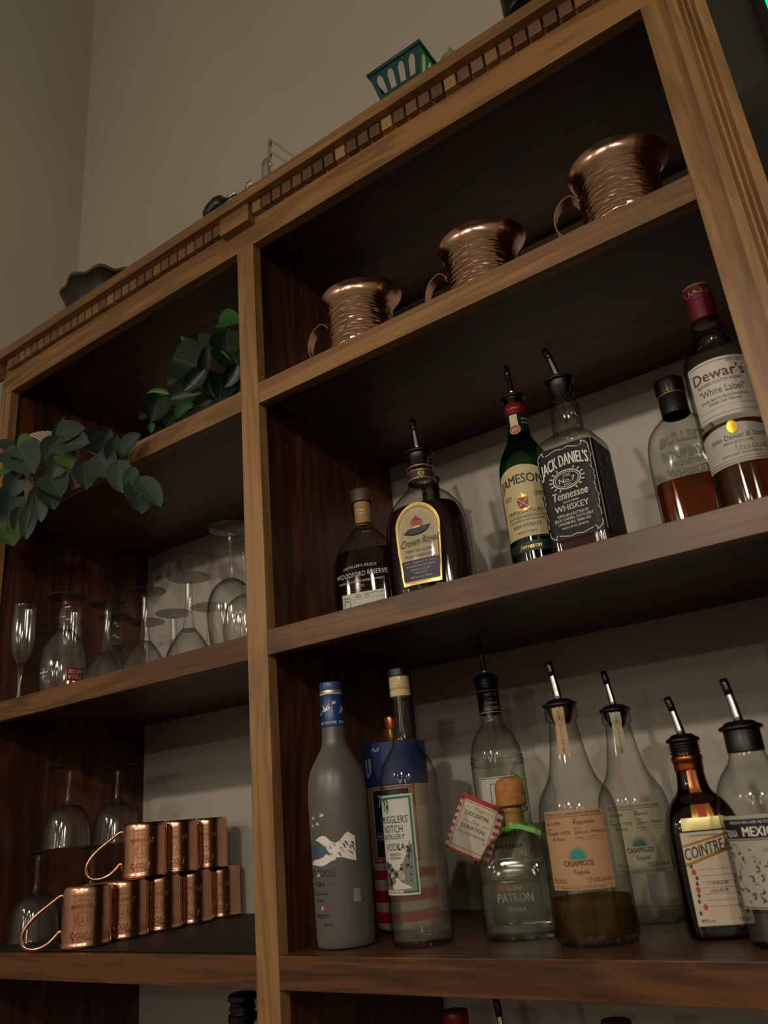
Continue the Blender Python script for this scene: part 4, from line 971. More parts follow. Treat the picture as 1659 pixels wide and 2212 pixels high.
def dewars():
    t = thing('whisky_bottle', 'tall Scotch bottle with white label and dark red capsule behind the fluted post', 'bottle', (.6885, .078, S2), (0, 0, math.radians(0)))
    b = rnd([(.02, .0), (.035, .0), (.0375, .004), (.038, .012), (.038, .16), (.0380, .185), (.0355, .204), (.027, .221), (.0195, .232), (.0168, .242), (.0160, .262), (.0150, .289)])
    vessel('glass', b, GLASS, t, 56); vessel('whisky', b.inset(.0025, .008, .108), liquid('scotch', '#c08a3c', clear=.55, body_glow=.14, body='#6a3c10'), t, 48)
    lobj('capsule', chaikin([(.0158, .2545), (.0166, .255), (.0165, .278), (.0172, .2785), (.0172, .280), (.0164, .2805), (.0166, .2825), (.0165, .2995), (.0155, .3005)], 1), plain('dark_red_capsule', '#5e1522', .35, metal=.3, noise=.08), t, 36)
    lobj('capsule_top', [(.0158, .3003), (.0160, .3006), (.0156, .3022), (.004, .3025)], foil('#c9b98a'), t, 32)
    g = Body.round([(.0166, .25), (.0166, .31)]).mapper(.29); Print().scribble(-.015, .2905, .034, .008, .0007, 12, 5).wrap('foil_script', g, .0006, foil('#cbb58a'), t, .003)
    f = b.mapper(.14); lab = grid_label('label', f, -.034, .040, .114, .186, .0005, paper('#c4c0b4'), t, 30, 2)
    Print().text("Dewar's", .002, .1615, .0135, .058, bold=.008).wrap('brand_lettering', f, .0009, ink('#5b2430'), lab)
    Print().text('BLENDED SCOTCH WHISKY', .002, .1552, .0038, .050).text('"White Label"', .002, .1425, .0085, .050).text('Double Aged for Extra Smoothness', .002, .1355, .0034, .052, shear=.25).text('Double Cask Matured', .002, .1305, .0034, .034, shear=.25).text('ESTD 1846', .022, .1785, .0026).rect(-.030, .1822, .037, .1826).rect(-.030, .1255, .036, .1257).rect(-.03, .1175, .038, .1178).wrap('lettering', f, .0009, ink('#4a4038'), lab)
    z = Print()
    for i in range(30): x = -.034 + .074 * i / 30; z.poly([(x, .1142), (x + .00123, .1128), (x + .00247, .1142)])
    z.wrap('zigzag_edge', f, .0005, paper('#c4c0b4'), lab)
    lo = grid_label('lower_label', f, -.040, .042, .056, .096, .0005, paper('#b4b0a3'), t, 30, 3, lambda u, v: (u, v + (.007 * (1 - (u / .042) ** 2) if v > .09 else 0)))
    Print().text('John Dewar & Sons', .004, .0845, .0062, .058, shear=.1).text('PERTH SCOTLAND', .004, .079, .0026, .03).text('DISTILLERS BLENDERS', .004, .0655, .0022, .04).rect(-.036, .0615, .038, .0618).rect(-.038, .058, .040, .0585).wrap('lettering', f, .0009, ink('#55463c'), lo)
    Print().scribble(.0, .0725, .032, .007, .0005, 21, 8).wrap('signature', f, .0009, ink('#6b6257'), lo)
    Print().disc(.002, .0985, .0052, .0075).wrap('gold_medal', f, .0013, foil('#d9b136'), t, .003)
    Print().text('JD', .0, .209, .012, .020, extrude=.05, bevel=.03, shear=.2).wrap('moulded_monogram', b.mapper(.212), .0005, MATS['raised_glass'], t, .003)
dewars()

# ------------------------------------------------------------------ bottles on the shelf below, only their tops rise into view
def low_bottle(label, x, y, h, cap, glassm, name='liquor_bottle'):
    t = thing(name, label, 'bottle', (x, y, S4))
    b = rnd([(.02, .0), (.034, .0), (.0375, .004), (.038, .012), (.038, h * .55), (.036, h * .64), (.024, h * .74), (.0155, h * .80), (.0148, h * .82), (.0145, h - .004), (.0165, h - .0035), (.0165, h)])
    vessel('glass', b, glassm, t, 40); vessel('spirit', b.inset(.0025, .008, h * .35), WATER, t, 32)
    f = b.mapper(h * .3); grid_label('label', f, -.03, .03, h * .12, h * .5, .0005, paper('#b9b2a0'), t, 20, 2)
    if cap == 'pour': pourer(t, h, .0160, (-.2, 0), .052)
    elif cap == 'plug':
        lobj('pour_stopper', [(.0125, h - .02), (.0155, h), (.0160, h + .002), (.0205, h + .003), (.0210, h + .0115), (.0175, h + .0125), (.0172, h + .016), (.0190, h + .017), (.0188, h + .022), (.0172, h + .023), (.0178, h + .028), (.0205, h + .0295), (.0205, h + .036), (.018, h + .038), (.003, h + .0385)], BLACK, t, 30)
    else: lobj('cap', chaikin([(.0150, h - .018), (.0172, h - .0175), (.0174, h + .004), (.016, h + .006), (.004, h + .0065)], 1), plain('red_cap', '#7d1420', .35, noise=.06), t, 32)
low_bottle('clear bottle with black ribbed stopper on the shelf under the copper mugs', -.152, .13, .302, 'plug', GLASS)
low_bottle('bottle with red screw cap on the shelf under the vodka bottles', .168, .19, .312, 'cap', thin_glass('smoke_glass', '#9a978f', '#3a3936', .05))
low_bottle('clear bottle with steel pour spout on the shelf under the cork ball bottle', .252, .16, .280, 'pour', GLASS)
low_bottle('bottle with red cap on the shelf under the tan labelled tequila', .392, .17, .315, 'cap', GLASS)

# ------------------------------------------------------------------ stemware, second shelf (left bay); modelled upright, most stand upside down
def glass_shell(name, outer, inner, parent, mat=None, seg=40):
    """one closed skin: up the outside, over the rim and down the inside"""
    V, F = lathe(outer + inner, seg); o = make(name, V, F, mat or GLASS_TH, parent, True); crease(o, 55); return o
PROTO = {}
def stem_glass(kind, name, label, x, y, z, up, group=None):
    H = {'chalice': .190, 'small': .152, 'wine': .223, 'flute': .196, 'coupe': .1455}[kind]
    t = thing(name, label, 'glass', (x, y, z + (0 if up else H)), (0, 0 if up else PI, random.uniform(-.3, .3) if up else 0), group)
    if kind in PROTO:
        for n, me in PROTO[kind]: share(n, me, t)
        return t
    if kind == 'chalice':
        foot = [(.001, .0), (.036, .0), (.0375, .0015), (.036, .003), (.016, .006), (.009, .011)]
        stem = [(.009, .010), (.008, .018), (.0095, .024), (.0135, .034), (.0150, .044), (.0125, .053), (.0115, .057), (.0165, .0605), (.0165, .063), (.012, .066)]
        bo = [(.012, .066), (.020, .072), (.033, .092), (.0405, .118), (.0425, .145), (.041, .170), (.0385, .190)]
    elif kind == 'small':
        foot = [(.001, .0), (.034, .0), (.0362, .0012), (.035, .0026), (.014, .005), (.007, .009)]
        stem = [(.007, .009), (.0062, .014), (.0062, .018), (.0056, .034), (.0060, .060), (.0080, .080), (.0115, .092)]
        bo = [(.0115, .092), (.018, .099), (.0265, .112), (.0345, .128), (.0385, .142), (.0390, .152)]
    elif kind == 'wine':
        foot = [(.001, .0), (.036, .0), (.0388, .0012), (.0375, .0026), (.012, .005), (.0062, .009)]
        stem = [(.0062, .009), (.0066, .014), (.0048, .018), (.0042, .050), (.0044, .082), (.0075, .092)]
        bo = [(.0075, .092), (.020, .098), (.033, .112), (.0395, .132), (.0405, .150), (.0385, .180), (.034, .210), (.0325, .223)]
    elif kind == 'flute':
        foot = [(.001, .0), (.030, .0), (.0318, .0012), (.0305, .0026), (.010, .005), (.005, .009)]
        stem = [(.005, .009), (.0042, .020), (.0045, .050), (.0062, .070), (.0095, .078)]
        bo = [(.0095, .078), (.017, .088), (.0225, .106), (.0245, .130), (.0245, .160), (.0228, .196)]
    else:
        foot = [(.001, .0), (.036, .0), (.0385, .0012), (.037, .0026), (.012, .0045), (.0058, .008)]
        stem = [(.0058, .008), (.0046, .016), (.0042, .040), (.0050, .062), (.0085, .070)]
        bo = [(.0085, .070), (.018, .0725), (.030, .079), (.0375, .091), (.0415, .110), (.0455, .1455)]
    bo = chaikin(bo, 2); bi = [(max(r - .0014, .001), z + (.004 if i == 0 else .0008)) for i, (r, z) in enumerate(bo)]; bi[-1] = (bo[-1][0] - .0012, bo[-1][1])
    ps = [lobj('foot', chaikin(foot, 1), GLASS_TH, t, 40), lobj('stem', chaikin(stem, 2), GLASS_TH, t, 24), glass_shell('bowl', bo, bi[::-1], t)]
    PROTO[kind] = [(p.name.split('.')[0], p.data) for p in ps]
    return t
G = 'upside down small stemmed glasses'
stem_glass('flute', 'champagne_flute', 'upright champagne flute beside the left side panel', -.653, .052, S2, True)
stem_glass('flute', 'champagne_flute', 'upright champagne flute standing behind the red badged beer chalice', -.622, .135, S2, True)
ch = stem_glass('chalice', 'beer_chalice', 'upside down beer chalice with red badge at the shelf front', -.530, .062, S2, False)
cb = Body.round([(r, z) for r, z in chaikin([(.012, .066), (.020, .072), (.033, .092), (.0405, .118), (.0425, .145), (.041, .170), (.0385, .190)], 2)])
fm = cb.mapper(.15)
bd = grid_label('badge', fm, -.0165 - .064, .0165 - .064, .146, .170, .0006, ink('#8e1a22'), ch, 12, 2)
Print().text('STELLA', -.064, .1595, .0072, .027, bold=.01).text('ARTOIS', -.064, .1495, .0072, .027, bold=.01).wrap('badge_lettering', fm, .0010, ink('#d9cfc4'), bd, .003)
mk = Print().rect(-.014, .150, .006, .1535).rect(-.006, .144, -.0025, .166).rect(-.012, .1585, .002, .1605).text('40 CL', -.012, .168, .004); mk.wrap('printed_crest', fm, .0006, ink('#a9a69c'), ch, .003)
stem_glass('chalice', 'beer_chalice', 'upside down plain beer chalice at the back by the side panel', -.600, .232, S2, False)
for i, (x, y, lb) in enumerate(((-.417, .072, 'upside down small stemmed glass next to the red badged chalice'), (-.313, .072, 'upside down small stemmed glass in the middle of the front row'), (-.203, .074, 'upside down small stemmed glass in front row next to the tall wine glass'),
                   (-.482, .215, 'upside down small stemmed glass in back row nearest the side panel'), (-.398, .212, 'upside down small stemmed glass in the middle of the back row'), (-.322, .236, 'upside down small stemmed glass in back row by the grey wall'))):
    stem_glass('small', 'stemmed_glass', lb, x, y, S2, False, G)
stem_glass('wine', 'wine_glass', 'tall upside down wine glass at shelf front beside the centre post', -.118, .090, S2, False)
stem_glass('wine', 'wine_glass', 'tall upside down wine glass standing behind another beside the centre post', -.172, .178, S2, False)
# coupes stacked two high on the mat
for x, y, z, lb in ((-.628, .100, ZM, 'lower upside down coupe glass at the front of the stack'), (-.606, .200, ZM, 'lower upside down coupe glass in the middle behind copper mug handle'), (-.598, .298, ZM, 'lower upside down coupe glass at the back against the wall'),
                    (-.620, .150, ZM + .1464, 'upper upside down coupe glass nearer the shelf front'), (-.602, .248, ZM + .1464, 'upper upside down coupe glass nearer the wall')):
    stem_glass('coupe', 'coupe_glass', lb, x, y, z, False, 'stacked coupe glasses')

# ------------------------------------------------------------------ copper mugs stacked upside down on the mat
MUG_H = .0868
MP = {}
def copper_mug(label, x, y, z, rz):
    t = thing('copper_mug', label, 'mug', (x, y, z + MUG_H), (0, PI, rz), 'stacked copper mugs')
    if MP:
        for n, me, ps in MP['parts']:
            o = share(n, me, t)
            for n2, me2 in ps: share(n2, me2, o)
        return t
    out = [(.001, .0), (.0345, .0), (.0362, .0015), (.0366, .004), (.0372, .006), (.0371, .012), (.0374, .078), (.0376, .0805), (.0382, .0815), (.0382, .0845), (.0376, .0862), (.0370, .0868)]
    inn = [(.0362, .0860), (.0360, .078), (.0355, .006), (.001, .004)]
    body = lobj('body', out + inn, COPPER, t, 64)
    pts = [(.0362, .013), (.0400, .0110), (.054, .021), (.076, .036), (.091, .052), (.0965, .066), (.0925, .0785), (.080, .0840), (.065, .0825), (.052, .0755), (.043, .0665), (.0395, .062), (.0375, .064)]
    pts = chaikin([(a, 0.0, MUG_H - .0868 + b) for a, b in pts], 2)
    hd = tobj('handle', [(p[0], p[1], .0868 - (.0868 - p[2])) for p in pts], .0030, COPPER, t, 10)
    f = Body.round([(.0371, .0), (.0375, .09)]).mapper(.045)
    p = Print().text("Tito's", 0, .0635, .0115, .038, shear=.25, extrude=.03, bevel=.02).ring(0, .0455, .0125, .0105, .0009).ring(0, .0455, .0098, .0080, .0005).text('T', 0, .0415, .0085, extrude=.03, bevel=.02).rect(-.0075, .0415, -.0055, .0495).rect(.0055, .0415, .0075, .0495)
    p.text('Handmade', 0, .0255, .0075, .038, shear=.25, extrude=.03, bevel=.02).text('VODKA', 0, .0175, .0034, .016, extrude=.03, bevel=.02).text('AMERICAN DISTILLERY', 0, .0115, .0024, .034)
    em = p.wrap('embossing', f, .0004, copper('embossed_copper', False, '#c48a6a', .3), body, .003)
    MP['parts'] = [('body', body.data, [('embossing', em.data)]), ('handle', hd.data, [])]
    return t
ordn = ('at the shelf edge', 'second from the shelf edge', 'in the middle', 'second from the wall', 'against the wall')
for i in range(5): copper_mug('upside down copper mug in the lower row, ' + ordn[i], -.402 - .004 * i, .0435 + .0766 * i, ZM, math.radians((44, 47, 42, 46, 43)[i]))
for i in range(3): copper_mug('upside down copper mug in the upper row, ' + ('nearest the shelf edge', 'between two others', 'nearest the wall')[i], -.406 - .003 * i, .1575 + .0768 * i, ZM + MUG_H + .0004, math.radians((44, 46, 42)[i]))

# ------------------------------------------------------------------ hammered copper mugs on the top shelf
HP = []
def hammered_mug(label, x, y, rz):
    t = thing('copper_mug', label, 'mug', (x, y, S1), (0, 0, rz), 'hammered copper mugs on the top shelf')
    if HP:
        for n, me in HP: share(n, me, t)
        return
    out = chaikin([(.001, .0), (.0500, .0), (.0522, .002), (.0527, .008), (.0525, .050), (.0525, .080), (.0530, .091), (.0552, .0980), (.0585, .1020), (.0598, .1034)], 2) + [(.0602, .1038), (.0598, .1046)]
    inn = chaikin([(.0588, .1040), (.0540, .0985), (.0515, .090), (.0511, .076), (.0511, .01), (.001, .004)], 2)
    V, F = lathe(out + inn, 72)
    def lip(v):           # the rim is drawn out into a pouring lip on the side away from the handle
        x, y, z = v; q = max(0., (z - .070) / .034) ** 1.5; a = math.atan2(y, x); g = math.exp(-(a / .75) ** 2); l = math.hypot(x, y) or 1
        return (x + x / l * .011 * q * g, y + y / l * .011 * q * g, z + .002 * q * g)
    b = make('body', [lip(v) for v in V], F, COPPER_H, t, True); crease(b)
    pts = chaikin([(-.0520, 0, .064), (-.058, 0, .074), (-.066, 0, .078), (-.082, 0, .066), (-.0895, 0, .044), (-.087, 0, .022), (-.074, 0, .010), (-.062, 0, .008), (-.0530, 0, .012)], 2)
    h = strip('handle', pts, (0, 1, 0), .018, .0016, COPPER, t)
    HP.extend([('body', b.data), ('handle', h.data)])
hammered_mug('hammered copper mug with flared rim standing nearest the divider', .209, .056, math.radians(14))
hammered_mug('hammered copper mug with flared rim standing in the middle of the top shelf', .421, .070, math.radians(10))
hammered_mug('hammered copper mug with flared rim standing nearest the fluted post', .635, .054, math.radians(16))

# ------------------------------------------------------------------ plants on the upper left shelf
def px_ray(u, v):
    a, b = (u - 829.5) / FPX, (v - 1106.0) / FPX
    return Vector([CAM_R[0][i] * a + CAM_R[1][i] * b + CAM_R[2][i] for i in range(3)])
def on_y(u, v, y):
    """point of the vertical plane at depth y that the photo shows at pixel (u, v)"""
    d = px_ray(u, v); c = Vector(CAM_C); return c + d * ((y - c.y) / d.y)
def leaf_mat(name, c1, c2, rough):
    k = N(name); oi = k.n('ObjectInfo'); r = k.ramp([(0, c1), (1, c2)], oi.outputs['Random'])
    tc = k.n('TexCoord'); sp = k.n('SeparateXYZ'); k.l(tc.outputs['Generated'], sp.inputs[0])
    ab = k.n('Math', operation='SUBTRACT'); ab.inputs[1].default_value = .5; k.l(sp.outputs['Y'], ab.inputs[0])
    a2 = k.n('Math', operation='ABSOLUTE'); k.l(ab.outputs[0], a2.inputs[0]); lt = k.n('Math', operation='LESS_THAN'); lt.inputs[1].default_value = .022; k.l(a2.outputs[0], lt.inputs[0])
    mx = k.n('MixRGB', i_Fac=.0); k.l(r.outputs[0], mx.inputs[1]); mx.inputs[2].default_value = lin('#6f8a6a')
    ml = k.n('Math', operation='MULTIPLY'); ml.inputs[1].default_value = .12; k.l(lt.outputs[0], ml.inputs[0]); k.l(ml.outputs[0], mx.inputs[0])
    p = k.n('BsdfPrincipled'); p.inputs['Roughness'].default_value = rough; k.l(mx.outputs[0], p.inputs['Base Color']); return k.done(p.outputs[0])
EUC = leaf_mat('eucalyptus_leaf', '#1e2d26', '#2c3e35', .55); EUC_L = leaf_mat('young_leaf', '#36501f', '#46632b', .5)
RUB = leaf_mat('glossy_leaf', '#081c12', '#0d2718', .42); RUB_L = leaf_mat('bright_leaf', '#1f4a1f', '#2c5a24', .35)
def leaf_mesh(name, mat, ratio, cup):
    """unit-length leaf along +x, lying in xy, cupped about its midrib"""
    V, F = [], []; n = 10
    for i in range(n + 1):
        s = i / n; w_ = ratio * .5 * math.sin(PI * s ** .9) ** .6 if 0 < s < 1 else 0.0; zc = -.10 * s * s
        for q in (-1, -.5, 0, .5, 1): V.append((s, w_ * q, zc + cup * abs(q) ** 1.6 * w_))
    for i in range(n):
        for q in range(4): a = i * 5 + q; F.append((a, a + 1, a + 6, a + 5))
    me = bpy.data.meshes.new(name); me.from_pydata(V, [], F)
    for p in me.polygons: p.use_smooth = True
    me.materials.append(mat); return me
LM = {}
def leaf(parent, base, u, v, y, ang, ln, wd, mat, cup=.35, tw=0.0):
    """leaf centred where the photo shows it; ang = degrees of its tip direction in the picture (0 right, 90 up), ln / wd in photo pixels"""
    a = math.radians(ang); du, dv = math.cos(a) * ln / 2, -math.sin(a) * ln / 2
    p0, p1 = on_y(u - du, v - dv, y + random.uniform(-.006, .006)), on_y(u + du, v + dv, y - random.uniform(.004, .02))
    d = p1 - p0; L = d.length; key = (mat.name, round(wd / ln * 5) / 5, cup)
    if key not in LM: LM[key] = leaf_mesh('leaf', mat, max(.2, key[1]), cup)
    o = share('leaf', LM[key], parent); X = d.normalized(); view = (Vector(CAM_C) - (p0 + p1) / 2).normalized()
    Zv = (view + Vector((random.uniform(-.35, .35), 0, random.uniform(.0, .6)))); Zv = (Zv - X * Zv.dot(X)).normalized()
    if tw: Zv = (Matrix.Rotation(tw, 3, X) @ Zv).normalized()
    Y = Zv.cross(X); M = Matrix(((X.x, Y.x, Zv.x, 0), (X.y, Y.y, Zv.y, 0), (X.z, Y.z, Zv.z, 0), (0, 0, 0, 1)))
    p0 = p0 + Vector((0, 0, Z0)) - base; o.matrix_local = Matrix.Translation(p0) @ M @ Matrix.Diagonal((L, L, L, 1))
def weave_mat():
    k = N('woven_white_pot'); tc = k.n('TexCoord'); sp = k.n('SeparateXYZ'); k.l(tc.outputs['Object'], sp.inputs[0])
    an = k.n('Math', operation='ARCTAN2'); k.l(sp.outputs['X'], an.inputs[0]); k.l(sp.outputs['Y'], an.inputs[1])
    s1 = k.n('Math', operation='MULTIPLY'); s1.inputs[1].default_value = 34.; k.l(an.outputs[0], s1.inputs[0]); s2 = k.n('Math', operation='MULTIPLY'); s2.inputs[1].default_value = 900.; k.l(sp.outputs['Z'], s2.inputs[0])
    q1 = k.n('Math', operation='SINE'); k.l(s1.outputs[0], q1.inputs[0]); q2 = k.n('Math', operation='SINE'); k.l(s2.outputs[0], q2.inputs[0])
    m = k.n('Math', operation='MULTIPLY'); k.l(q1.outputs[0], m.inputs[0]); k.l(q2.outputs[0], m.inputs[1])
    r = k.ramp([(.0, '#8f7f68'), (.55, '#d8cdb8')], m.outputs[0]); p = k.n('BsdfPrincipled'); p.inputs['Roughness'].default_value = .7; k.l(r.outputs[0], p.inputs['Base Color'])
    b = k.n('Bump', i_Strength=1., i_Distance=.002); k.l(m.outputs[0], b.inputs['Height']); k.l(b.outputs[0], p.inputs['Normal']); return k.done(p.outputs[0])
pl = thing('potted_plant', 'trailing eucalyptus in a woven white pot spilling over the shelf edge', 'plant', (-.612, .062, S1)); base = pl.location.copy()
lobj('pot', chaikin([(.028, .0), (.042, .0), (.047, .006), (.053, .07), (.056, .140), (.056, .146)], 1) + [(.052, .145), (.050, .12)], weave_mat(), pl, 40)
lobj('soil', [(.001, .118), (.0495, .1185), (.0495, .12), (.001, .121)], plain('soil', '#1d150d', .9, noise=.3), pl, 24)
STM = plain('leaf_stem', '#36422c', .6, noise=.1)
def stem(parent, base, pts, r=.0014):
    P = [on_y(u, v, y) + Vector((0, 0, Z0)) - base for u, v, y in pts]; P = [tuple(p) for p in chaikin(P, 2)]; tobj('stem', P, r, STM, parent, 6)
stem(pl, base, [(95, 965, .06), (110, 930, .03), (150, 935, .0), (200, 985, -.018), (245, 980, -.02), (275, 1020, -.025), (305, 1075, -.025)])
stem(pl, base, [(92, 965, .06), (80, 935, .02), (60, 960, -.01), (75, 1060, -.025), (60, 1140, -.03)])
stem(pl, base, [(90, 965, .06), (60, 935, .02), (20, 970, -.012), (15, 1060, -.025), (15, 1150, -.03)])
stem(pl, base, [(98, 965, .06), (120, 940, .04), (150, 925, .02), (165, 915, .01)])
for q in ((52, 956, 190, 44, 24, EUC_L), (54, 989, 300, 60, 48, EUC), (31, 1045, 250, 60, 46, EUC), (4, 1025, 200, 40, 30, EUC_L), (22, 1088, 260, 56, 44, EUC), (78, 1070, 235, 72, 32, EUC), (61, 1124, 262, 74, 26, EUC),
          (108, 1066, 285, 58, 34, EUC), (14, 1152, 305, 50, 36, EUC_L), (123, 1005, 250, 52, 40, EUC), (112, 968, 55, 56, 38, EUC), (146, 932, 20, 56, 26, EUC), (127, 926, 70, 52, 22, EUC), (160, 955, 5, 50, 26, EUC),
          (197, 951, 40, 52, 34, EUC), (226, 958, 70, 62, 34, EUC), (246, 970, 80, 56, 32, EUC), (280, 958, 50, 56, 32, EUC), (184, 1024, 275, 56, 32, EUC), (226, 1002, 300, 54, 44, EUC), (259, 1027, 275, 66, 34, EUC),
          (284, 1041, 270, 66, 24, EUC), (300, 1072, 285, 62, 36, EUC), (322, 1058, 310, 72, 32, EUC), (143, 985, 290, 44, 26, EUC_L), (40, 1120, 255, 54, 34, EUC),
          (5, 1075, 240, 50, 36, EUC), (20, 985, 160, 50, 36, EUC), (8, 960, 140, 42, 26, EUC), (118, 1045, 300, 44, 26, EUC), (36, 1010, 190, 44, 34, EUC), (6, 1115, 230, 46, 32, EUC), (86, 1100, 275, 50, 28, EUC)):
    u, v, an, ln, wd, m = q; low = v + ln / 2 > 1058 - .52 * (u - 100) - 12; leaf(pl, base, u, v, -.020 if low or u < 178 else .036, an, ln, wd, m)
p2 = thing('potted_plant', 'glossy broad leaved plant tucked against the centre post', 'plant', (-.105, .105, S1)); base2 = p2.location.copy()
lobj('pot', chaikin([(.026, .0), (.036, .0), (.039, .005), (.044, .066), (.044, .07)], 1) + [(.040, .069), (.039, .055)], plain('dark_pot', '#17140f', .6, noise=.2), p2, 32)
lobj('moss', chaikin([(.001, .05), (.040, .056), (.036, .066), (.001, .074)], 1), plain('dried_moss', '#4f4020', .9, noise=.5, nscale=200., bump=.004), p2, 24)
stem(p2, base2, [(470, 850, .09), (455, 800, .08), (430, 770, .06), (405, 790, .05)]); stem(p2, base2, [(470, 850, .09), (480, 790, .09), (492, 740, .08), (496, 695, .08)])
stem(p2, base2, [(465, 855, .09), (420, 840, .06), (370, 860, .04), (335, 890, .03), (325, 915, .025)], .001); stem(p2, base2, [(465, 855, .08), (420, 880, .05), (390, 890, .04)], .001)
for u, v, an, ln, wd, m, y in ((405, 784, 160, 84, 66, RUB, .055), (434, 748, 100, 66, 58, RUB, .07), (441, 782, 80, 66, 30, RUB, .05), (492, 743, 95, 62, 56, RUB, .075), (494, 694, 10, 46, 24, RUB_L, .085), (499, 812, 240, 58, 38, RUB, .06),
                               (420, 820, 225, 66, 40, RUB, .045), (378, 822, 200, 44, 24, RUB, .05), (338, 880, 250, 60, 54, RUB, .03), (341, 849, 175, 50, 16, RUB_L, .035), (398, 855, 190, 74, 40, RUB, .045), (436, 872, 200, 46, 32, RUB, .04),
                               (478, 778, 120, 66, 32, RUB_L, .065), (478, 836, 260, 48, 36, RUB, .06), (327, 924, 265, 20, 12, RUB_L, .022), (307, 898, 230, 13, 9, RUB_L, .022), (395, 886, 40, 44, 16, RUB_L, .035), (366, 912, 240, 40, 26, RUB, .03),
                               (505, 770, 300, 60, 44, RUB, .08), (396, 742, 110, 36, 20, RUB, .06), (460, 830, 100, 60, 40, RUB, .07)):
    leaf(p2, base2, u, v, y, an, ln, wd, m, .55)

# ------------------------------------------------------------------ odds and ends on top of the cabinet
ZT = 1.1967
bw = thing('wooden_bowl', 'dark wooden bowl with a wavy scalloped rim on the cabinet top', 'bowl', (-.485, .080, ZT))
def scallop(r, z, amp, n=72, lobes=9): return [((r + amp * math.cos(lobes * 2 * PI * i / n)) * math.sin(2 * PI * i / n) * .98, -(r + amp * math.cos(lobes * 2 * PI * i / n)) * math.cos(2 * PI * i / n) * .75, z + amp * .9 * math.cos(lobes * 2 * PI * i / n)) for i in range(n)]
rows = [scallop(.055, .0, 0), scallop(.072, .012, .0), scallop(.090, .060, .001), scallop(.104, .100, .004), scallop(.101, .101, .004), scallop(.085, .058, .001), scallop(.06, .01, 0)]
n = 72; F = [tuple(reversed(range(n)))] + [(j * n + i, j * n + (i + 1) % n, (j + 1) * n + (i + 1) % n, (j + 1) * n + i) for j in range(6) for i in range(n)] + [tuple(6 * n + i for i in range(n))]
make('body', [v for r in rows for v in r], F, plain('dark_bowl_wood', '#171009', .5, noise=.3), bw, True)
rim = scallop(.1035, .102, .004); tobj('rim', rim, .0042, plain('olive_rim', '#3c3322', .5, noise=.15), bw, 8, True)
op = thing('corkscrew', 'black handled corkscrew with steel ring lying on the cabinet top', 'corkscrew', (-.02, .004, ZT + .0004), (0, 0, math.radians(-4)))
tobj('handle', [(-.062, 0, .026), (-.058, 0, .030), (-.046, 0, .036), (-.028, 0, .040), (-.016, 0, .042)], [.008, .0135, .016, .0165, .013], plain('black_handle', '#0c0f08', .35, noise=.2), op, 14)
tobj('lever', [(-.02, .004, .020), (.02, .004, .024), (.056, .004, .028)], [.011, .008, .004], BLACK, op, 10)
tobj('shaft', [(-.018, 0, .042), (.004, 0, .040), (.02, 0, .036)], .0035, CHROME, op, 10)
tobj('ring', [(.052 + .0075 * math.cos(a), 0, .036 + .0075 * math.sin(a)) for a in [2 * PI * i / 20 for i in range(20)]], .0018, CHROME, op, 8, True)
tobj('foot', [(-.04, 0, .0), (-.04, 0, .03)], .010, BLACK, op, 12); tobj('foot', [(.04, .004, .0), (.04, .004, .024)], .004, BLACK, op, 10)
ws = thing('display_easel', 'small chrome wire easel with a round clamp on the cabinet top', 'easel', (.078, .0, ZT + .0004))
ap = (.0125, .0, .102)
strip('upright_bar', [(.010, .0, .0), (.0125, .0, .102)], (0, 1, 0), .004, .006, CHROME, ws)
strip('leg', [ap, (.062, .02, .030), (.082, .028, .0)], (0, 1, 0), .004, .005, CHROME, ws)
strip('brace', [(.0118, 0, .073), (.044, .014, .032)], (0, 1, 0), .003, .004, CHROME, ws)
lobj('clamp', chaikin([(.003, .0), (.009, .0), (.010, .004), (.010, .052), (.006, .058), (.006, .063), (.002, .065)], 1), CHROME, ws, 24)
ws.children[-1].location = (-.003, 0, .0)
tobj('clamp_screw', [(-.003, 0, .042), (.012, 0, .046)], .0035, CHROME, ws, 10)
tl = plain('teal_plastic', '#0a3b3b', .4, noise=.1)
bk = thing('plastic_basket', 'dark teal slotted plastic basket on the cabinet top', 'basket', (.357, .045, ZT + .0004))
def bpt(s, tz, side):     # tapered rectangular basket wall: side 0 front, 1 right, 2 back, 3 left
    hx, hy = .030 + .020 * tz, .028 + .017 * tz; z = .094 * tz
    return ((-hx + 2 * hx * s, -hy, z), (hx, -hy + 2 * hy * s, z), (hx - 2 * hx * s, hy, z), (-hx, hy - 2 * hy * s, z))[side]
box('floor_plate', -.030, .030, -.028, .028, 0, .003, tl, bk)
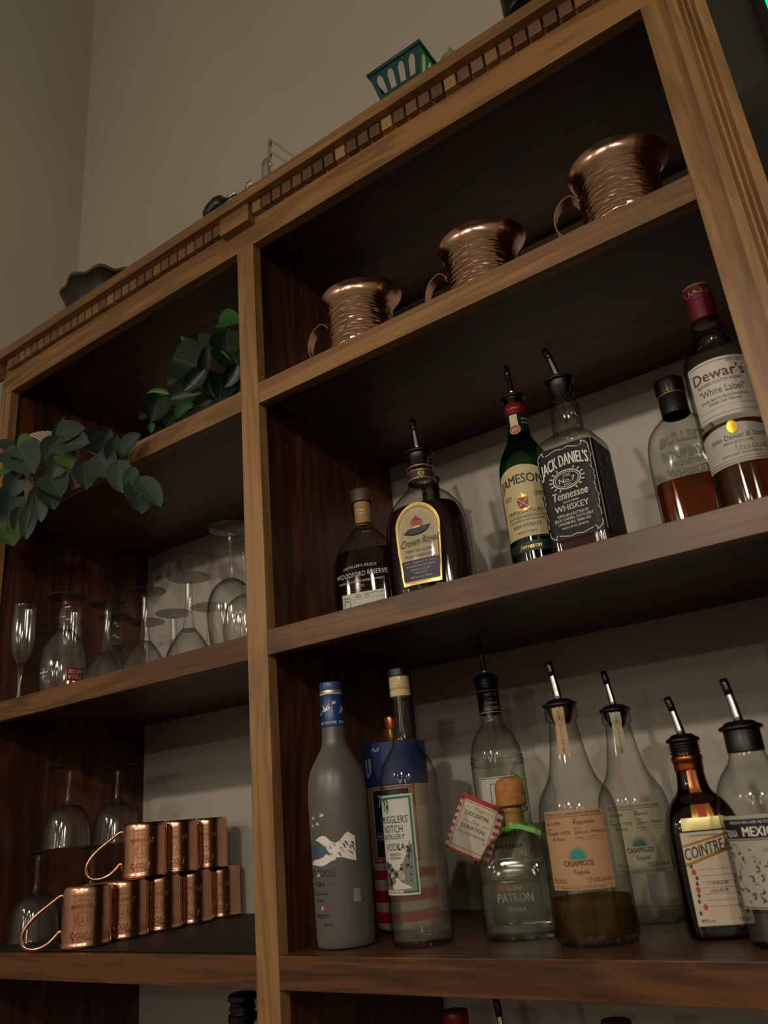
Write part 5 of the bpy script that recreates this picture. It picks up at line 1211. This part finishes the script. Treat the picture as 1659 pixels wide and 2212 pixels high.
tobj('rim', [bpt(0, 1, 0), bpt(0, 1, 1), bpt(0, 1, 2), bpt(0, 1, 3)], .0042, tl, bk, 8, True)
for side in range(4):
    us = [0, .05]
    for i in range(4): us += [.05 + .225 * i + .05, .05 + .225 * i + .175, .05 + .225 * (i + 1)]
    us = sorted(set(round(u, 4) for u in us)) + [1.0]; ts = [0, .5, .80, .88, 1.0]
    V = [bpt(u, tz, side) for tz in ts for u in us]; F = []; nu = len(us)
    for j in range(4):
        for i in range(nu - 1):
            m = (us[i] + us[i + 1]) / 2; q = ((m - .05) / .225) % 1.0; hole = .05 < m < .95 and .22 < q < .78 and j in (1, 2)
            a_ = j * nu + i
            if not hole: F.append((a_, a_ + 1, a_ + nu + 1, a_ + nu))
            elif j == 2:      # rounded heads of the openings
                c1 = len(V); V.append(bpt(us[i] + (us[i + 1] - us[i]) * .28, ts[3], side)); V.append(bpt(us[i + 1] - (us[i + 1] - us[i]) * .28, ts[3], side))
                F.append((a_, c1, a_ + nu)); F.append((a_ + 1, a_ + nu + 1, c1 + 1))
    make('basket_wall', V, F, tl, bk)
bl = thing('service_bell', 'domed chrome service bell on the cabinet top', 'bell', (.452, .010, ZT + .0004))
lobj('base', [(.020, .0), (.0215, .001), (.0215, .006), (.015, .008)], BLACK_GL, bl, 28)
lobj('dome', chaikin([(.0185, .012), (.020, .013), (.0195, .022), (.015, .032), (.006, .0375), (.003, .038)], 2), CHROME, bl, 32); lobj('button', [(.0022, .0375), (.0022, .048), (.003, .0485), (.003, .052), (.001, .053)], foil('#b9a06a'), bl, 12)
lobj('post', [(.004, .007), (.004, .013)], CHROME, bl, 12)
jr = thing('glass_jar', 'dark green glass jar standing on the cabinet top by the post', 'jar', (.588, .005, ZT + .0004))
jb = rnd([(.02, .0), (.036, .0), (.040, .004), (.041, .012), (.041, .075), (.036, .09), (.022, .1), (.020, .112)]); vessel('glass', jb, thin_glass('dark_green_glass', '#16301f', '#050d08', .07), jr, 36)
lobj('lid', [(.0215, .108), (.0225, .109), (.0225, .124), (.021, .125)], BLACK_GL, jr, 28)
